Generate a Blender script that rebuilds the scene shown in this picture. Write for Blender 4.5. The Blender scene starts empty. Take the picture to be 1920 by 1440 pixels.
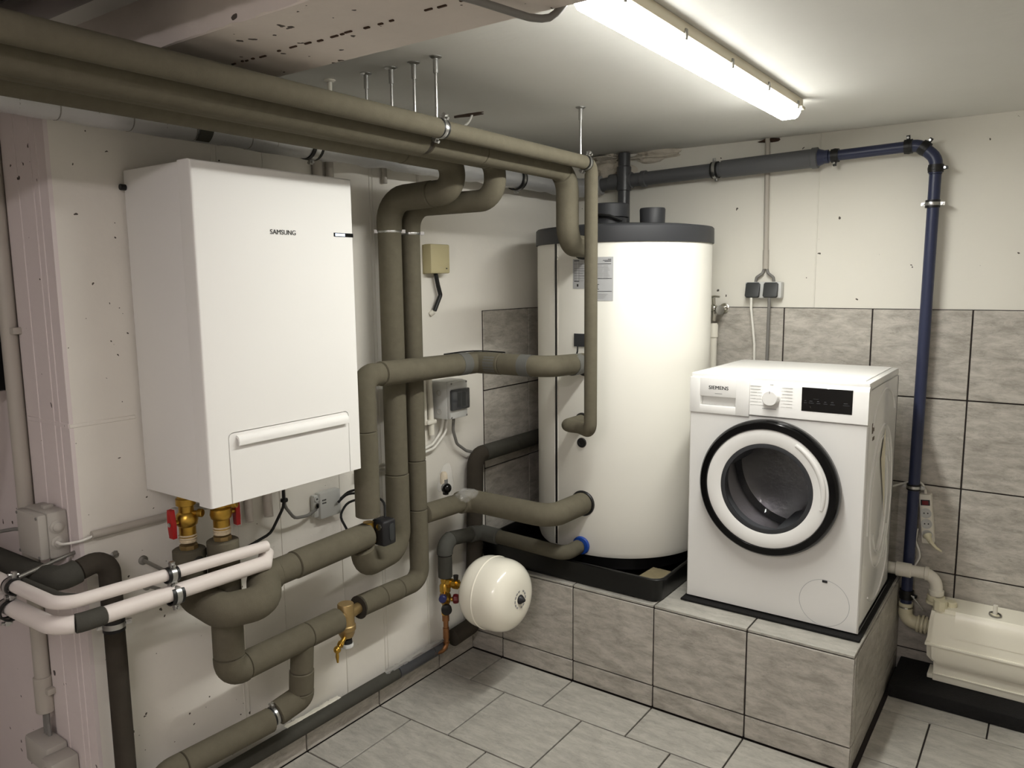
import bpy, bmesh, math, random
from mathutils import Vector, Matrix
random.seed(7)
R = math.radians
S = bpy.context.scene
COL = S.collection

# ------------------------------------------------------------------ camera
cam_d = bpy.data.cameras.new('camera')
cam = bpy.data.objects.new('camera', cam_d)
COL.objects.link(cam)
cam_d.sensor_width = 36.0
cam_d.lens = 36.0 * 1451.36 / 1920.0
cam_d.clip_start = 0.02
_ya, _pi, _ro = 0.6189, -0.1342, -0.0104
_f = Vector((-math.sin(_ya) * math.cos(_pi), math.cos(_ya) * math.cos(_pi), math.sin(_pi)))
_r0 = Vector((math.cos(_ya), math.sin(_ya), 0))
_u0 = _r0.cross(_f)
_r = _r0 * math.cos(_ro) + _u0 * math.sin(_ro)
_u = -_r0 * math.sin(_ro) + _u0 * math.cos(_ro)
_m = Matrix((( _r.x, _u.x, -_f.x, 2.0123), (_r.y, _u.y, -_f.y, -3.351), (_r.z, _u.z, -_f.z, 1.587), (0, 0, 0, 1)))
cam.matrix_world = _m
S.camera = cam

# ------------------------------------------------------------------ light and view
S.view_settings.view_transform = 'Standard'
S.view_settings.look = 'None'
S.view_settings.gamma = 1.0
S.view_settings.use_curve_mapping = False
S.view_settings.exposure = 0.12
S.cycles.max_bounces = 8
S.cycles.glossy_bounces = 3
S.cycles.caustics_reflective = False
S.cycles.caustics_refractive = False
LAMP_MAIN = 86.0
LAMP_SECOND = 76.0
world = bpy.data.worlds.new('world')
S.world = world
world.use_nodes = True
world.node_tree.nodes['Background'].inputs[0].default_value = (0.8, 0.78, 0.8, 1)
world.node_tree.nodes['Background'].inputs[1].default_value = 0.03

# ------------------------------------------------------------------ materials
MATS = {}
def srgb(r, g, b):
    def c(v):
        v /= 255.0
        return v / 12.92 if v <= 0.04045 else ((v + 0.055) / 1.055) ** 2.4
    return (c(r), c(g), c(b), 1)

def mat(name, col, rough=0.5, metal=0.0, var=0.0, vscale=8.0, bump=0.0, bscale=60.0, emit=None, estr=0.0,
        trans=0.0, ior=1.45, coat=0.0, alpha=1.0, spec=0.5, bdist=0.004):
    m = bpy.data.materials.new(name)
    m.use_nodes = True
    nt = m.node_tree
    b = nt.nodes['Principled BSDF']
    b.inputs['Roughness'].default_value = rough
    b.inputs['Metallic'].default_value = metal
    b.inputs['IOR'].default_value = ior
    b.inputs['Transmission Weight'].default_value = trans
    b.inputs['Coat Weight'].default_value = coat
    b.inputs['Alpha'].default_value = alpha
    b.inputs['Specular IOR Level'].default_value = spec
    b.inputs['Base Color'].default_value = col
    if emit:
        b.inputs['Emission Color'].default_value = emit
        b.inputs['Emission Strength'].default_value = estr
    tc = None
    if var > 0 or bump > 0:
        tc = nt.nodes.new('ShaderNodeTexCoord')
    if var > 0:
        n = nt.nodes.new('ShaderNodeTexNoise')
        n.inputs['Scale'].default_value = vscale
        n.inputs['Detail'].default_value = 6
        n.inputs['Roughness'].default_value = 0.65
        nt.links.new(tc.outputs['Object'], n.inputs['Vector'])
        mr = nt.nodes.new('ShaderNodeMapRange')
        mr.inputs['From Min'].default_value = 0.25
        mr.inputs['From Max'].default_value = 0.75
        mr.inputs['To Min'].default_value = 1 - var
        mr.inputs['To Max'].default_value = 1 + var
        nt.links.new(n.outputs['Fac'], mr.inputs['Value'])
        mx = nt.nodes.new('ShaderNodeVectorMath')
        mx.operation = 'SCALE'
        mx.inputs[0].default_value = col[:3]
        nt.links.new(mr.outputs['Result'], mx.inputs['Scale'])
        nt.links.new(mx.outputs['Vector'], b.inputs['Base Color'])
    if bump > 0:
        n2 = nt.nodes.new('ShaderNodeTexNoise')
        n2.inputs['Scale'].default_value = bscale
        n2.inputs['Detail'].default_value = 4
        nt.links.new(tc.outputs['Object'], n2.inputs['Vector'])
        bp = nt.nodes.new('ShaderNodeBump')
        bp.inputs['Strength'].default_value = bump
        bp.inputs['Distance'].default_value = bdist
        nt.links.new(n2.outputs['Fac'], bp.inputs['Height'])
        nt.links.new(bp.outputs['Normal'], b.inputs['Normal'])
    MATS[name] = m
    return m

def concrete(name, col, pits=0.5, pscale=16.0, var=0.05, bump=0.35, spots=0.82, zone=None):
    """painted shuttered concrete: faint mottling, blow holes with dark pits"""
    m = bpy.data.materials.new(name)
    m.use_nodes = True
    nt = m.node_tree
    L = nt.links.new
    b = nt.nodes['Principled BSDF']
    b.inputs['Roughness'].default_value = 0.75
    b.inputs['Specular IOR Level'].default_value = 0.3
    tc = nt.nodes.new('ShaderNodeTexCoord')
    n = nt.nodes.new('ShaderNodeTexNoise')
    n.inputs['Scale'].default_value = 3.0
    n.inputs['Detail'].default_value = 8
    n.inputs['Roughness'].default_value = 0.7
    L(tc.outputs['Object'], n.inputs['Vector'])
    mr = nt.nodes.new('ShaderNodeMapRange')
    mr.inputs['From Min'].default_value = 0.25
    mr.inputs['From Max'].default_value = 0.75
    mr.inputs['To Min'].default_value = 1 - var
    mr.inputs['To Max'].default_value = 1 + var
    L(n.outputs['Fac'], mr.inputs['Value'])
    sc = nt.nodes.new('ShaderNodeVectorMath')
    sc.operation = 'SCALE'
    sc.inputs[0].default_value = col[:3]
    L(mr.outputs['Result'], sc.inputs['Scale'])
    # pits
    wob = nt.nodes.new('ShaderNodeTexNoise')
    wob.inputs['Scale'].default_value = 40.0
    L(tc.outputs['Object'], wob.inputs['Vector'])
    ad = nt.nodes.new('ShaderNodeVectorMath')
    ad.operation = 'MULTIPLY_ADD'
    ad.inputs[1].default_value = (0.03, 0.03, 0.03)
    L(wob.outputs['Color'], ad.inputs[0])
    L(tc.outputs['Object'], ad.inputs[2])
    vo = nt.nodes.new('ShaderNodeTexVoronoi')
    vo.inputs['Scale'].default_value = pscale
    vo.inputs['Randomness'].default_value = 1.0
    L(ad.outputs['Vector'], vo.inputs['Vector'])
    sx = nt.nodes.new('ShaderNodeSeparateColor')
    L(vo.outputs['Color'], sx.inputs['Color'])
    rad = nt.nodes.new('ShaderNodeMapRange')          # pit size per cell, most cells have none
    rad.inputs['From Min'].default_value = spots
    rad.inputs['From Max'].default_value = 1.0
    rad.inputs['To Min'].default_value = 0.0
    rad.inputs['To Max'].default_value = pits
    L(sx.outputs['Red'], rad.inputs['Value'])
    msk = nt.nodes.new('ShaderNodeTexNoise')           # pits come in clusters
    msk.inputs['Scale'].default_value = 1.7
    L(tc.outputs['Object'], msk.inputs['Vector'])
    mk = nt.nodes.new('ShaderNodeMapRange')
    mk.inputs['From Min'].default_value = 0.34
    mk.inputs['From Max'].default_value = 0.52
    L(msk.outputs['Fac'], mk.inputs['Value'])
    if zone:                                           # this pour is more pitted towards one end
        sp = nt.nodes.new('ShaderNodeSeparateXYZ')
        L(tc.outputs['Object'], sp.inputs['Vector'])
        L(sp.outputs['Y'], mk.inputs['Value'])
        mk.inputs['From Min'].default_value = zone[0]
        mk.inputs['From Max'].default_value = zone[1]
        mk.inputs['To Min'].default_value = 0.25
    rm = nt.nodes.new('ShaderNodeMath'); rm.operation = 'MULTIPLY'
    L(rad.outputs['Result'], rm.inputs[0]); L(mk.outputs['Result'], rm.inputs[1])
    lt = nt.nodes.new('ShaderNodeMath')
    lt.operation = 'LESS_THAN'
    L(vo.outputs['Distance'], lt.inputs[0])
    L(rm.outputs['Value'], lt.inputs[1])
    mx = nt.nodes.new('ShaderNodeMix')
    mx.data_type = 'RGBA'
    L(lt.outputs['Value'], mx.inputs['Factor'])
    L(sc.outputs['Vector'], mx.inputs['A'])
    mx.inputs['B'].default_value = (col[0] * 0.12, col[1] * 0.11, col[2] * 0.1, 1)
    L(mx.outputs['Result'], b.inputs['Base Color'])
    n2 = nt.nodes.new('ShaderNodeTexNoise')
    n2.inputs['Scale'].default_value = 22.0
    n2.inputs['Detail'].default_value = 8
    L(tc.outputs['Object'], n2.inputs['Vector'])
    su = nt.nodes.new('ShaderNodeMath')
    su.operation = 'SUBTRACT'
    L(n2.outputs['Fac'], su.inputs[0])
    L(lt.outputs['Value'], su.inputs[1])
    bp = nt.nodes.new('ShaderNodeBump')
    bp.inputs['Strength'].default_value = bump
    bp.inputs['Distance'].default_value = 0.004
    L(su.outputs['Value'], bp.inputs['Height'])
    L(bp.outputs['Normal'], b.inputs['Normal'])
    MATS[name] = m
    return m

def tile_material(name, col, col2, rough=0.35, scale=7.0):
    m = bpy.data.materials.new(name)
    m.use_nodes = True
    nt = m.node_tree
    L = nt.links.new
    b = nt.nodes['Principled BSDF']
    tc = nt.nodes.new('ShaderNodeTexCoord')
    oi = nt.nodes.new('ShaderNodeObjectInfo')
    off = nt.nodes.new('ShaderNodeVectorMath')
    off.operation = 'MULTIPLY_ADD'
    cmb = nt.nodes.new('ShaderNodeCombineXYZ')
    for k in ('X', 'Y', 'Z'):
        L(oi.outputs['Random'], cmb.inputs[k])
    L(cmb.outputs['Vector'], off.inputs[0])
    off.inputs[1].default_value = (13.0, 29.0, 7.0)
    L(tc.outputs['Object'], off.inputs[2])
    mp = nt.nodes.new('ShaderNodeMapping')
    mp.inputs['Rotation'].default_value = (0, 0, R(45))
    mp.inputs['Scale'].default_value = (0.5, 1.5, 1.0)
    L(off.outputs['Vector'], mp.inputs['Vector'])
    n = nt.nodes.new('ShaderNodeTexNoise')
    n.inputs['Scale'].default_value = scale
    n.inputs['Detail'].default_value = 9
    n.inputs['Roughness'].default_value = 0.74
    n.inputs['Distortion'].default_value = 0.3
    L(mp.outputs['Vector'], n.inputs['Vector'])
    cr = nt.nodes.new('ShaderNodeValToRGB')
    e = cr.color_ramp.elements
    e[0].position = 0.36
    e[0].color = col2
    e[1].position = 0.62
    e[1].color = col
    L(n.outputs['Fac'], cr.inputs['Fac'])
    # thin darker veins
    n3 = nt.nodes.new('ShaderNodeTexNoise')
    n3.inputs['Scale'].default_value = scale * 1.3
    n3.inputs['Detail'].default_value = 5
    n3.inputs['Distortion'].default_value = 0.7
    L(mp.outputs['Vector'], n3.inputs['Vector'])
    ab = nt.nodes.new('ShaderNodeMath'); ab.operation = 'SUBTRACT'
    L(n3.outputs['Fac'], ab.inputs[0]); ab.inputs[1].default_value = 0.5
    ab2 = nt.nodes.new('ShaderNodeMath'); ab2.operation = 'ABSOLUTE'
    L(ab.outputs['Value'], ab2.inputs[0])
    mr = nt.nodes.new('ShaderNodeMapRange')
    mr.inputs['From Min'].default_value = 0.0
    mr.inputs['From Max'].default_value = 0.014
    mr.inputs['To Min'].default_value = 0.82
    mr.inputs['To Max'].default_value = 1.0
    L(ab2.outputs['Value'], mr.inputs['Value'])
    sc = nt.nodes.new('ShaderNodeVectorMath'); sc.operation = 'SCALE'
    L(cr.outputs['Color'], sc.inputs[0]); L(mr.outputs['Result'], sc.inputs['Scale'])
    L(sc.outputs['Vector'], b.inputs['Base Color'])
    b.inputs['Roughness'].default_value = rough
    b.inputs['Specular IOR Level'].default_value = 0.4
    bp = nt.nodes.new('ShaderNodeBump')
    bp.inputs['Strength'].default_value = 0.25
    bp.inputs['Distance'].default_value = 0.002
    L(n.outputs['Fac'], bp.inputs['Height'])
    L(bp.outputs['Normal'], b.inputs['Normal'])
    MATS[name] = m
    return m

concrete('wall_paint', srgb(228, 224, 215), pits=0.30, pscale=32, var=0.03, bump=0.3, spots=0.4, zone=(-1.5, -2.1))
concrete('wall_paint_smooth', srgb(224, 221, 211), pits=0.22, pscale=26, var=0.02, bump=0.18, spots=0.84)
concrete('ceiling_paint', srgb(220, 219, 213), pits=0.01, pscale=7, var=0.02, bump=0.3, spots=0.97)
concrete('beam_paint', srgb(218, 209, 201), pits=0.34, pscale=36, var=0.08, bump=0.5, spots=0.7)
concrete('pillar_paint', srgb(220, 210, 208), pits=0.26, pscale=30, var=0.03, bump=0.3, spots=0.75)
tile_material('tile_floor', srgb(184, 181, 172), srgb(157, 154, 146), rough=0.42, scale=20)
tile_material('tile_wall', srgb(195, 190, 181), srgb(154, 149, 140), rough=0.36, scale=20)  # same tile as floor, base lightened to stand in for light on uprights
mat('grout', srgb(48, 42, 40), rough=0.9)
mat('foam', srgb(100, 95, 81), rough=0.95, var=0.10, vscale=30, bump=0.25, bscale=420, spec=0.15, bdist=0.002)
mat('foam_brown', srgb(88, 84, 72), rough=0.95, var=0.1, vscale=30, spec=0.15)
mat('foam_dark', srgb(70, 69, 63), rough=0.85, var=0.1, vscale=25, bump=0.2, bscale=300, spec=0.2, bdist=0.002)
mat('foam_black', srgb(62, 57, 50), rough=0.9, var=0.1, vscale=25, bump=0.2, bscale=300, spec=0.2, bdist=0.002)
mat('foam_gray', srgb(80, 80, 75), rough=0.8, var=0.1, vscale=20, spec=0.25)
mat('tape_grey', srgb(98, 98, 94), rough=0.6, spec=0.3)
mat('white_enamel', srgb(236, 235, 232), rough=0.22, spec=0.5, coat=0.2)
mat('white_enamel_matt', srgb(232, 231, 228), rough=0.35)
mat('unit_white', srgb(236, 235, 231), rough=0.5, spec=0.35)
mat('tank_foil', srgb(230, 228, 219), rough=0.4, bump=0.06, bscale=6, bdist=0.01)
mat('black_plastic', srgb(30, 30, 32), rough=0.5)
mat('black_gloss', srgb(5, 5, 6), rough=0.16, spec=0.35)
mat('tray_black', srgb(7, 7, 7), rough=0.28)
mat('rubber_black', srgb(15, 14, 14), rough=0.9, var=0.4, vscale=90, bump=0.6, bscale=160)
mat('lid_charcoal', srgb(52, 53, 56), rough=0.5)
mat('zinc', srgb(190, 190, 188), rough=0.3, metal=1.0)
mat('zinc_dull', srgb(150, 148, 142), rough=0.5, metal=0.8)
mat('chrome', srgb(200, 198, 190), rough=0.15, metal=1.0)
mat('brass', srgb(190, 152, 68), rough=0.32, metal=0.95, var=0.12, vscale=40)
mat('bronze', srgb(160, 136, 92), rough=0.42, metal=0.7, var=0.08, vscale=30)
mat('copper', srgb(150, 106, 72), rough=0.35, metal=0.95, var=0.15, vscale=40)
mat('hemp', srgb(206, 190, 160), rough=0.9, var=0.2, vscale=120)
mat('red_plastic', srgb(170, 24, 26), rough=0.4)
mat('dark_red', srgb(110, 18, 26), rough=0.4)
mat('blue_plastic', srgb(26, 66, 150), rough=0.4)
mat('blue_dark', srgb(36, 40, 88), rough=0.4)
mat('pipe_blue', srgb(43, 49, 76), rough=0.38)
mat('pipe_grey', srgb(88, 89, 91), rough=0.5)
mat('pipe_darkgrey', srgb(66, 67, 70), rough=0.3)
mat('pvc_white', srgb(226, 222, 210), rough=0.4)
mat('pvc_cream', srgb(224, 218, 190), rough=0.38)
mat('pvc_painted', srgb(222, 214, 208), rough=0.5, bump=0.15, bscale=30)
mat('trunk_grey', srgb(176, 170, 160), rough=0.5)
mat('box_grey', srgb(178, 174, 166), rough=0.45)
mat('box_lightgrey', srgb(196, 197, 194), rough=0.4)
mat('beige', srgb(186, 176, 138), rough=0.5)
mat('vessel_cream', srgb(243, 239, 224), rough=0.22, coat=0.3)
mat('pump_cream', srgb(246, 242, 226), rough=0.26)
mat('silver_film', srgb(186, 186, 186), rough=0.35, metal=0.35, bump=0.5, bscale=14, bdist=0.012)
mat('foil', srgb(190, 190, 190), rough=0.3, metal=0.8, bump=0.5, bscale=60)
mat('cable_white', srgb(226, 224, 216), rough=0.45)
mat('cable_grey', srgb(120, 118, 114), rough=0.5)
mat('cable_black', srgb(18, 18, 18), rough=0.45)
mat('socket_dark', srgb(52, 54, 54), rough=0.5)
mat('label_silver', srgb(176, 177, 178), rough=0.4)
mat('ink', srgb(30, 30, 32), rough=0.5)
mat('ink_light', srgb(150, 150, 150), rough=0.5)
mat('ink_faint', srgb(200, 200, 197), rough=0.5)
mat('screen_black', srgb(4, 4, 6), rough=0.06, coat=0.4)
mat('screen_text', srgb(70, 72, 76), rough=0.3)
mat('led', (0.7, 0.8, 1, 1), emit=(0.75, 0.85, 1, 1), estr=1.4)
mat('drum_steel', srgb(200, 200, 202), rough=0.28, metal=0.9, bump=0.4, bscale=60)
mat('gasket', srgb(128, 130, 134), rough=0.5)
mat('door_glass', srgb(30, 32, 36), rough=0.04, alpha=0.16, spec=0.7)
mat('plastic_window', srgb(60, 62, 64), rough=0.08, coat=0.4)
mat('plaster', srgb(206, 198, 184), rough=0.95, var=0.12, vscale=30, bump=0.8, bscale=40, bdist=0.01)
mat('hole_dark', srgb(70, 52, 40), rough=0.95, var=0.3, vscale=60, bump=0.8, bscale=70)
mat('insert_foam', srgb(120, 110, 84), rough=0.95, var=0.15, vscale=30)
mat('paper', srgb(226, 218, 196), rough=0.7)
mat('print_brown', srgb(96, 84, 72), rough=0.7)
mat('lamp_housing', srgb(214, 206, 184), rough=0.5)
mat('lamp_diffuser', (1, 1, 1, 1), rough=0.4, emit=(1.0, 0.99, 0.94, 1), estr=LAMP_MAIN)
mat('lamp_side', (1, 1, 1, 1), rough=0.4, emit=(1.0, 0.99, 0.94, 1), estr=LAMP_MAIN * 0.22)
mat('lamp_side_second', (1, 1, 1, 1), rough=0.4, emit=(1.0, 0.915, 0.93, 1), estr=LAMP_SECOND * 0.6)
mat('lamp_diffuser_second', (1, 1, 1, 1), rough=0.4, emit=(1.0, 0.915, 0.93, 1), estr=LAMP_SECOND)
mat('vent_pipe', srgb(150, 142, 140), rough=0.5)

def film_material(name):
    m = bpy.data.materials.new(name)
    m.use_nodes = True
    nt = m.node_tree
    b = nt.nodes['Principled BSDF']
    b.inputs['Base Color'].default_value = (0.9, 0.9, 0.88, 1)
    b.inputs['Roughness'].default_value = 0.12
    b.inputs['Alpha'].default_value = 0.2
    b.inputs['Specular IOR Level'].default_value = 0.9
    MATS[name] = m
film_material('clear_film')

# ------------------------------------------------------------------ mesh helpers
class MB:
    def __init__(s):
        s.bm = bmesh.new()
    def quad(s, *p):
        s.bm.faces.new([s.bm.verts.new(q) for q in p]); return s
    def box(s, x0, x1, y0, y1, z0, z1, bev=0.0, seg=2):
        t = bmesh.new()
        v = [t.verts.new((x, y, z)) for x in (x0, x1) for y in (y0, y1) for z in (z0, z1)]
        for f in ((0, 1, 3, 2), (4, 6, 7, 5), (0, 4, 5, 1), (2, 3, 7, 6), (0, 2, 6, 4), (1, 5, 7, 3)):
            t.faces.new([v[i] for i in f])
        if bev > 0:
            bmesh.ops.bevel(t, geom=list(t.edges), offset=bev, segments=seg, affect='EDGES', profile=0.5)
        s.merge(t)
        return s
    def merge(s, t, M=None):
        if M is not None:
            bmesh.ops.transform(t, matrix=M, verts=list(t.verts))
        bmesh.ops.recalc_face_normals(t, faces=list(t.faces))
        mp = {}
        for v in t.verts:
            mp[v] = s.bm.verts.new(v.co)
        for f in t.faces:
            try:
                s.bm.faces.new([mp[v] for v in f.verts])
            except ValueError:
                pass
        t.free()
        return s
    def prism(s, poly, M, depth, bev=0.0, seg=2, only=None):
        """polygon in local XY extruded along local +Z by depth, placed by M"""
        t = bmesh.new()
        a = [t.verts.new((p[0], p[1], 0)) for p in poly]
        b = [t.verts.new((p[0], p[1], depth)) for p in poly]
        n = len(poly)
        t.faces.new(a[::-1]); top = t.faces.new(b)
        for i in range(n):
            t.faces.new((a[i], a[(i + 1) % n], b[(i + 1) % n], b[i]))
        if bev > 0:
            bmesh.ops.bevel(t, geom=[e for e in top.edges if only is None or only(e.verts[0].co, e.verts[1].co)], offset=bev, segments=seg, affect='EDGES', profile=0.5)
        s.merge(t, M)
        return s
    def lathe(s, prof, M, n=32, close=True):
        """profile [(radius, height)] around local Z, placed by M"""
        t = bmesh.new()
        rings = []
        for r, h in prof:
            if r < 1e-6:
                rings.append([t.verts.new((0, 0, h))])
            else:
                rings.append([t.verts.new((r * math.cos(2 * math.pi * i / n), r * math.sin(2 * math.pi * i / n), h)) for i in range(n)])
        for a, b in zip(rings[:-1], rings[1:]):
            for i in range(n):
                j = (i + 1) % n
                if len(a) == 1 and len(b) == 1:
                    continue
                if len(a) == 1:
                    t.faces.new((a[0], b[j], b[i]))
                elif len(b) == 1:
                    t.faces.new((a[i], a[j], b[0]))
                else:
                    t.faces.new((a[i], a[j], b[j], b[i]))
        if close:
            if len(rings[0]) > 1:
                t.faces.new(rings[0][::-1])
            if len(rings[-1]) > 1:
                t.faces.new(rings[-1])
        s.merge(t, M)
        return s
    def cyl(s, p0, p1, r, r1=None, n=20, bev=0.0):
        p0 = Vector(p0); p1 = Vector(p1)
        h = (p1 - p0).length
        r1 = r if r1 is None else r1
        if bev > 0:
            prof = [(r - bev, 0), (r, bev), (r1, h - bev), (r1 - bev, h)]
        else:
            prof = [(r, 0), (r1, h)]
        return s.lathe(prof, frame(p0, p1 - p0), n)
    def sphere(s, c, r, n=16, sc=(1, 1, 1)):
        t = bmesh.new()
        bmesh.ops.create_uvsphere(t, u_segments=n, v_segments=max(6, n // 2), radius=r)
        s.merge(t, Matrix.Translation(Vector(c)) @ Matrix.Diagonal((*sc, 1)))
        return s
    def tube(s, pts, r, n=20, end=0.0):
        """sweep along a dense polyline"""
        t = bmesh.new()
        pts = [Vector(p) for p in pts]
        P = [pts[0]]
        for p in pts[1:]:
            if (p - P[-1]).length > 1e-5:
                P.append(p)
        m = len(P)
        tg = []
        for i in range(m):
            a = (P[i] - P[i - 1]).normalized() if i > 0 else None
            b = (P[i + 1] - P[i]).normalized() if i < m - 1 else None
            tg.append((a, b))
        t0 = tg[0][1]
        up = Vector((0, 0, 1)) if abs(t0.z) < 0.9 else Vector((1, 0, 0))
        u = t0.cross(up).normalized()
        rings = []
        prev = t0
        rad = r if callable(r) else (lambda i, mm: r)
        for i in range(m):
            a, b = tg[i]
            d = (a + b).normalized() if a and b else (a or b)
            q = prev.rotation_difference(d)
            u = q @ u
            u = (u - d * u.dot(d)).normalized()
            w = d.cross(u)
            prev = d
            mit = Vector((0, 0, 0)); ms = 0
            if a and b:
                c = a.dot(b)
                if c < 0.99999:
                    ch = math.sqrt(max(0.05, (1 + c) / 2))
                    mit = (b - a).normalized(); ms = 1 / ch - 1
            ri = rad(i, m)
            ring = []
            for k in range(n):
                an = 2 * math.pi * k / n
                o = (u * math.cos(an) + w * math.sin(an)) * ri
                if ms:
                    o = o + mit * (o.dot(mit) * ms)
                ring.append(P[i] + o)
            rings.append(ring)
        if end > 0:
            def cap(ring, c, d):
                c0 = [c + (v - c) * (1 - end / ((v - c).length)) for v in ring]
                return c0
            first = cap(rings[0], P[0], None)
            last = cap(rings[-1], P[-1], None)
            d0 = (P[1] - P[0]).normalized(); d1 = (P[-1] - P[-2]).normalized()
            rings[0] = [v + d0 * end * 0.6 for v in rings[0]]
            rings[-1] = [v - d1 * end * 0.6 for v in rings[-1]]
            rings = [first] + rings + [last]
        V = [[t.verts.new(v) for v in ring] for ring in rings]
        for a, b in zip(V[:-1], V[1:]):
            for k in range(n):
                t.faces.new((a[k], a[(k + 1) % n], b[(k + 1) % n], b[k]))
        t.faces.new(V[0][::-1]); t.faces.new(V[-1])
        s.merge(t)
        return s
    def build(s, name, m, parent=None, sharp=40):
        org = Vector((0, 0, 0))
        p = parent
        while p is not None:
            org += p.location
            p = p.parent
        me = bpy.data.meshes.new(name)
        if org.length > 0:
            bmesh.ops.translate(s.bm, vec=-org, verts=list(s.bm.verts))
        s.bm.to_mesh(me)
        s.bm.free()
        for f in me.polygons:
            f.use_smooth = True
        me.set_sharp_from_angle(angle=R(sharp))
        me.materials.append(MATS[m] if isinstance(m, str) else m)
        o = bpy.data.objects.new(name, me)
        COL.objects.link(o)
        if parent is not None:
            o.parent = parent
        return o

def frame(o, d, x=None):
    """matrix with local Z along d at o"""
    z = Vector(d).normalized()
    if x is None:
        x = Vector((1, 0, 0)) if abs(z.x) < 0.9 else Vector((0, 1, 0))
    x = Vector(x)
    x = (x - z * x.dot(z)).normalized()
    y = z.cross(x)
    o = Vector(o)
    return Matrix(((x.x, y.x, z.x, o.x), (x.y, y.y, z.y, o.y), (x.z, y.z, z.z, o.z), (0, 0, 0, 1)))

def thing(name, loc, label, cat, group=None):
    o = bpy.data.objects.new(name, None)
    o.empty_display_size = 0.05
    o.location = loc
    COL.objects.link(o)
    o['label'] = label
    o['category'] = cat
    if group:
        o['group'] = group
    return o

def tag(o, label, cat, group=None, kind=None):
    o['label'] = label
    o['category'] = cat
    if group: o['group'] = group
    if kind: o['kind'] = kind
    return o

def struct(o, label=None):
    o['kind'] = 'structure'
    if label: o['label'] = label
    return o

def path(pts, bend=0.06, step=R(10)):
    """polyline with rounded corners; a point may be (x,y,z,bend)"""
    P = [Vector(p[:3]) for p in pts]
    B = [p[3] if len(p) > 3 else bend for p in pts]
    out = [P[0]]
    for i in range(1, len(P) - 1):
        a = (P[i - 1] - P[i]); b = (P[i + 1] - P[i])
        la, lb = a.length, b.length
        a.normalize(); b.normalize()
        ang = math.acos(max(-1, min(1, a.dot(b))))
        turn = math.pi - ang
        if B[i] <= 0 or turn < 0.02:
            out.append(P[i]); continue
        tl = B[i] * math.tan(turn / 2)
        tl = min(tl, la * 0.499, lb * 0.499)
        r = tl / math.tan(turn / 2)
        p0 = P[i] + a * tl
        c = P[i] + (a + b).normalized() * (r / math.cos(turn / 2))
        n = max(2, int(turn / step))
        v0 = p0 - c
        ax = v0.cross((P[i] + b * tl) - c).normalized()
        for k in range(n + 1):
            out.append(c + Matrix.Rotation(turn * k / n, 3, ax) @ v0)
    out.append(P[-1])
    return out

def split(poly, cuts):
    """cut a polyline at the points nearest to the cut positions"""
    s = []
    for c in cuts:
        c = Vector(c); best = None
        acc = 0
        for a, b in zip(poly[:-1], poly[1:]):
            d = b - a
            t = max(0, min(1, (c - a).dot(d) / max(1e-12, d.length_squared)))
            q = a + d * t
            e = (q - c).length
            if best is None or e < best[0]:
                best = (e, acc + d.length * t)
            acc += d.length
        s.append(best[1])
    s.sort()
    segs = []; cur = [poly[0]]; acc = 0; k = 0
    for a, b in zip(poly[:-1], poly[1:]):
        l = (b - a).length
        while k < len(s) and s[k] <= acc + l + 1e-9:
            q = a + (b - a) * ((s[k] - acc) / max(l, 1e-9))
            cur.append(q); segs.append(cur); cur = [q]; k += 1
        cur.append(b); acc += l
    segs.append(cur)
    return segs

def sleeves(parent, pts, r, cuts=(), bend=0.06, m='foam', name='insulation_sleeve', n=22, end=0.005, mats=None, radii=None):
    poly = path(pts, bend)
    out = []
    for i, sg in enumerate(split(poly, cuts)):
        mm = mats[i] if mats else m
        rr = radii[i] if radii else r
        if mm is None: continue
        out.append(MB().tube(sg, rr, n=n, end=end).build(name, mm, parent))
    return out

def clamp(parent, c, axis, r, ear=(0, 0, 1), w=0.016, band='zinc', rubber=True, ears=2, name='pipe_clamp', bolt='zinc'):
    """pipe clip: steel band, rubber lining, screw ears"""
    c = Vector(c); ax = Vector(axis).normalized()
    ri, ro = r * 0.98, r + 0.0045
    M = frame(c - ax * w / 2, ax)
    b = MB().lathe([(ri, 0), (ro, 0), (ro + .0008, w * .5), (ro, w), (ri, w)], M, 28, close=False).build(name, band, parent)
    if rubber:
        w2 = w * 2.3
        M = frame(c - ax * w2 / 2, ax)
        MB().lathe([(ri, 0), (r + 0.0036, 0), (r + 0.004, w2 * .5), (r + 0.0036, w2), (ri, w2)], M, 28, close=False).build('rubber_lining', 'cable_black', b)
    e = Vector(ear); e = (e - ax * e.dot(ax)).normalized()
    t = ax.cross(e)
    for sg in ([1, -1] if ears == 2 else [1]):
        p = c + e * sg * (ro + 0.006)
        mb = MB()
        mb.prism([(-.006, -.007), (.006, -.007), (.006, .009), (-.006, .009)], frame(p - t * 0.005 - e * sg * 0.001, t, ax), 0.010, bev=0.001)
        mb.build('clamp_ear', band, b)
        MB().cyl(p - t * 0.011, p + t * 0.013, 0.0042, n=10).build('bolt', bolt, b)
    return b

def cable(name, pts, r, m, label=None, cat='cable', bend=0.04, parent=None):
    o = MB().tube(path(pts, bend, R(15)), r, n=10).build(name, m, parent)
    if label: tag(o, label, cat)
    return o

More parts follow.
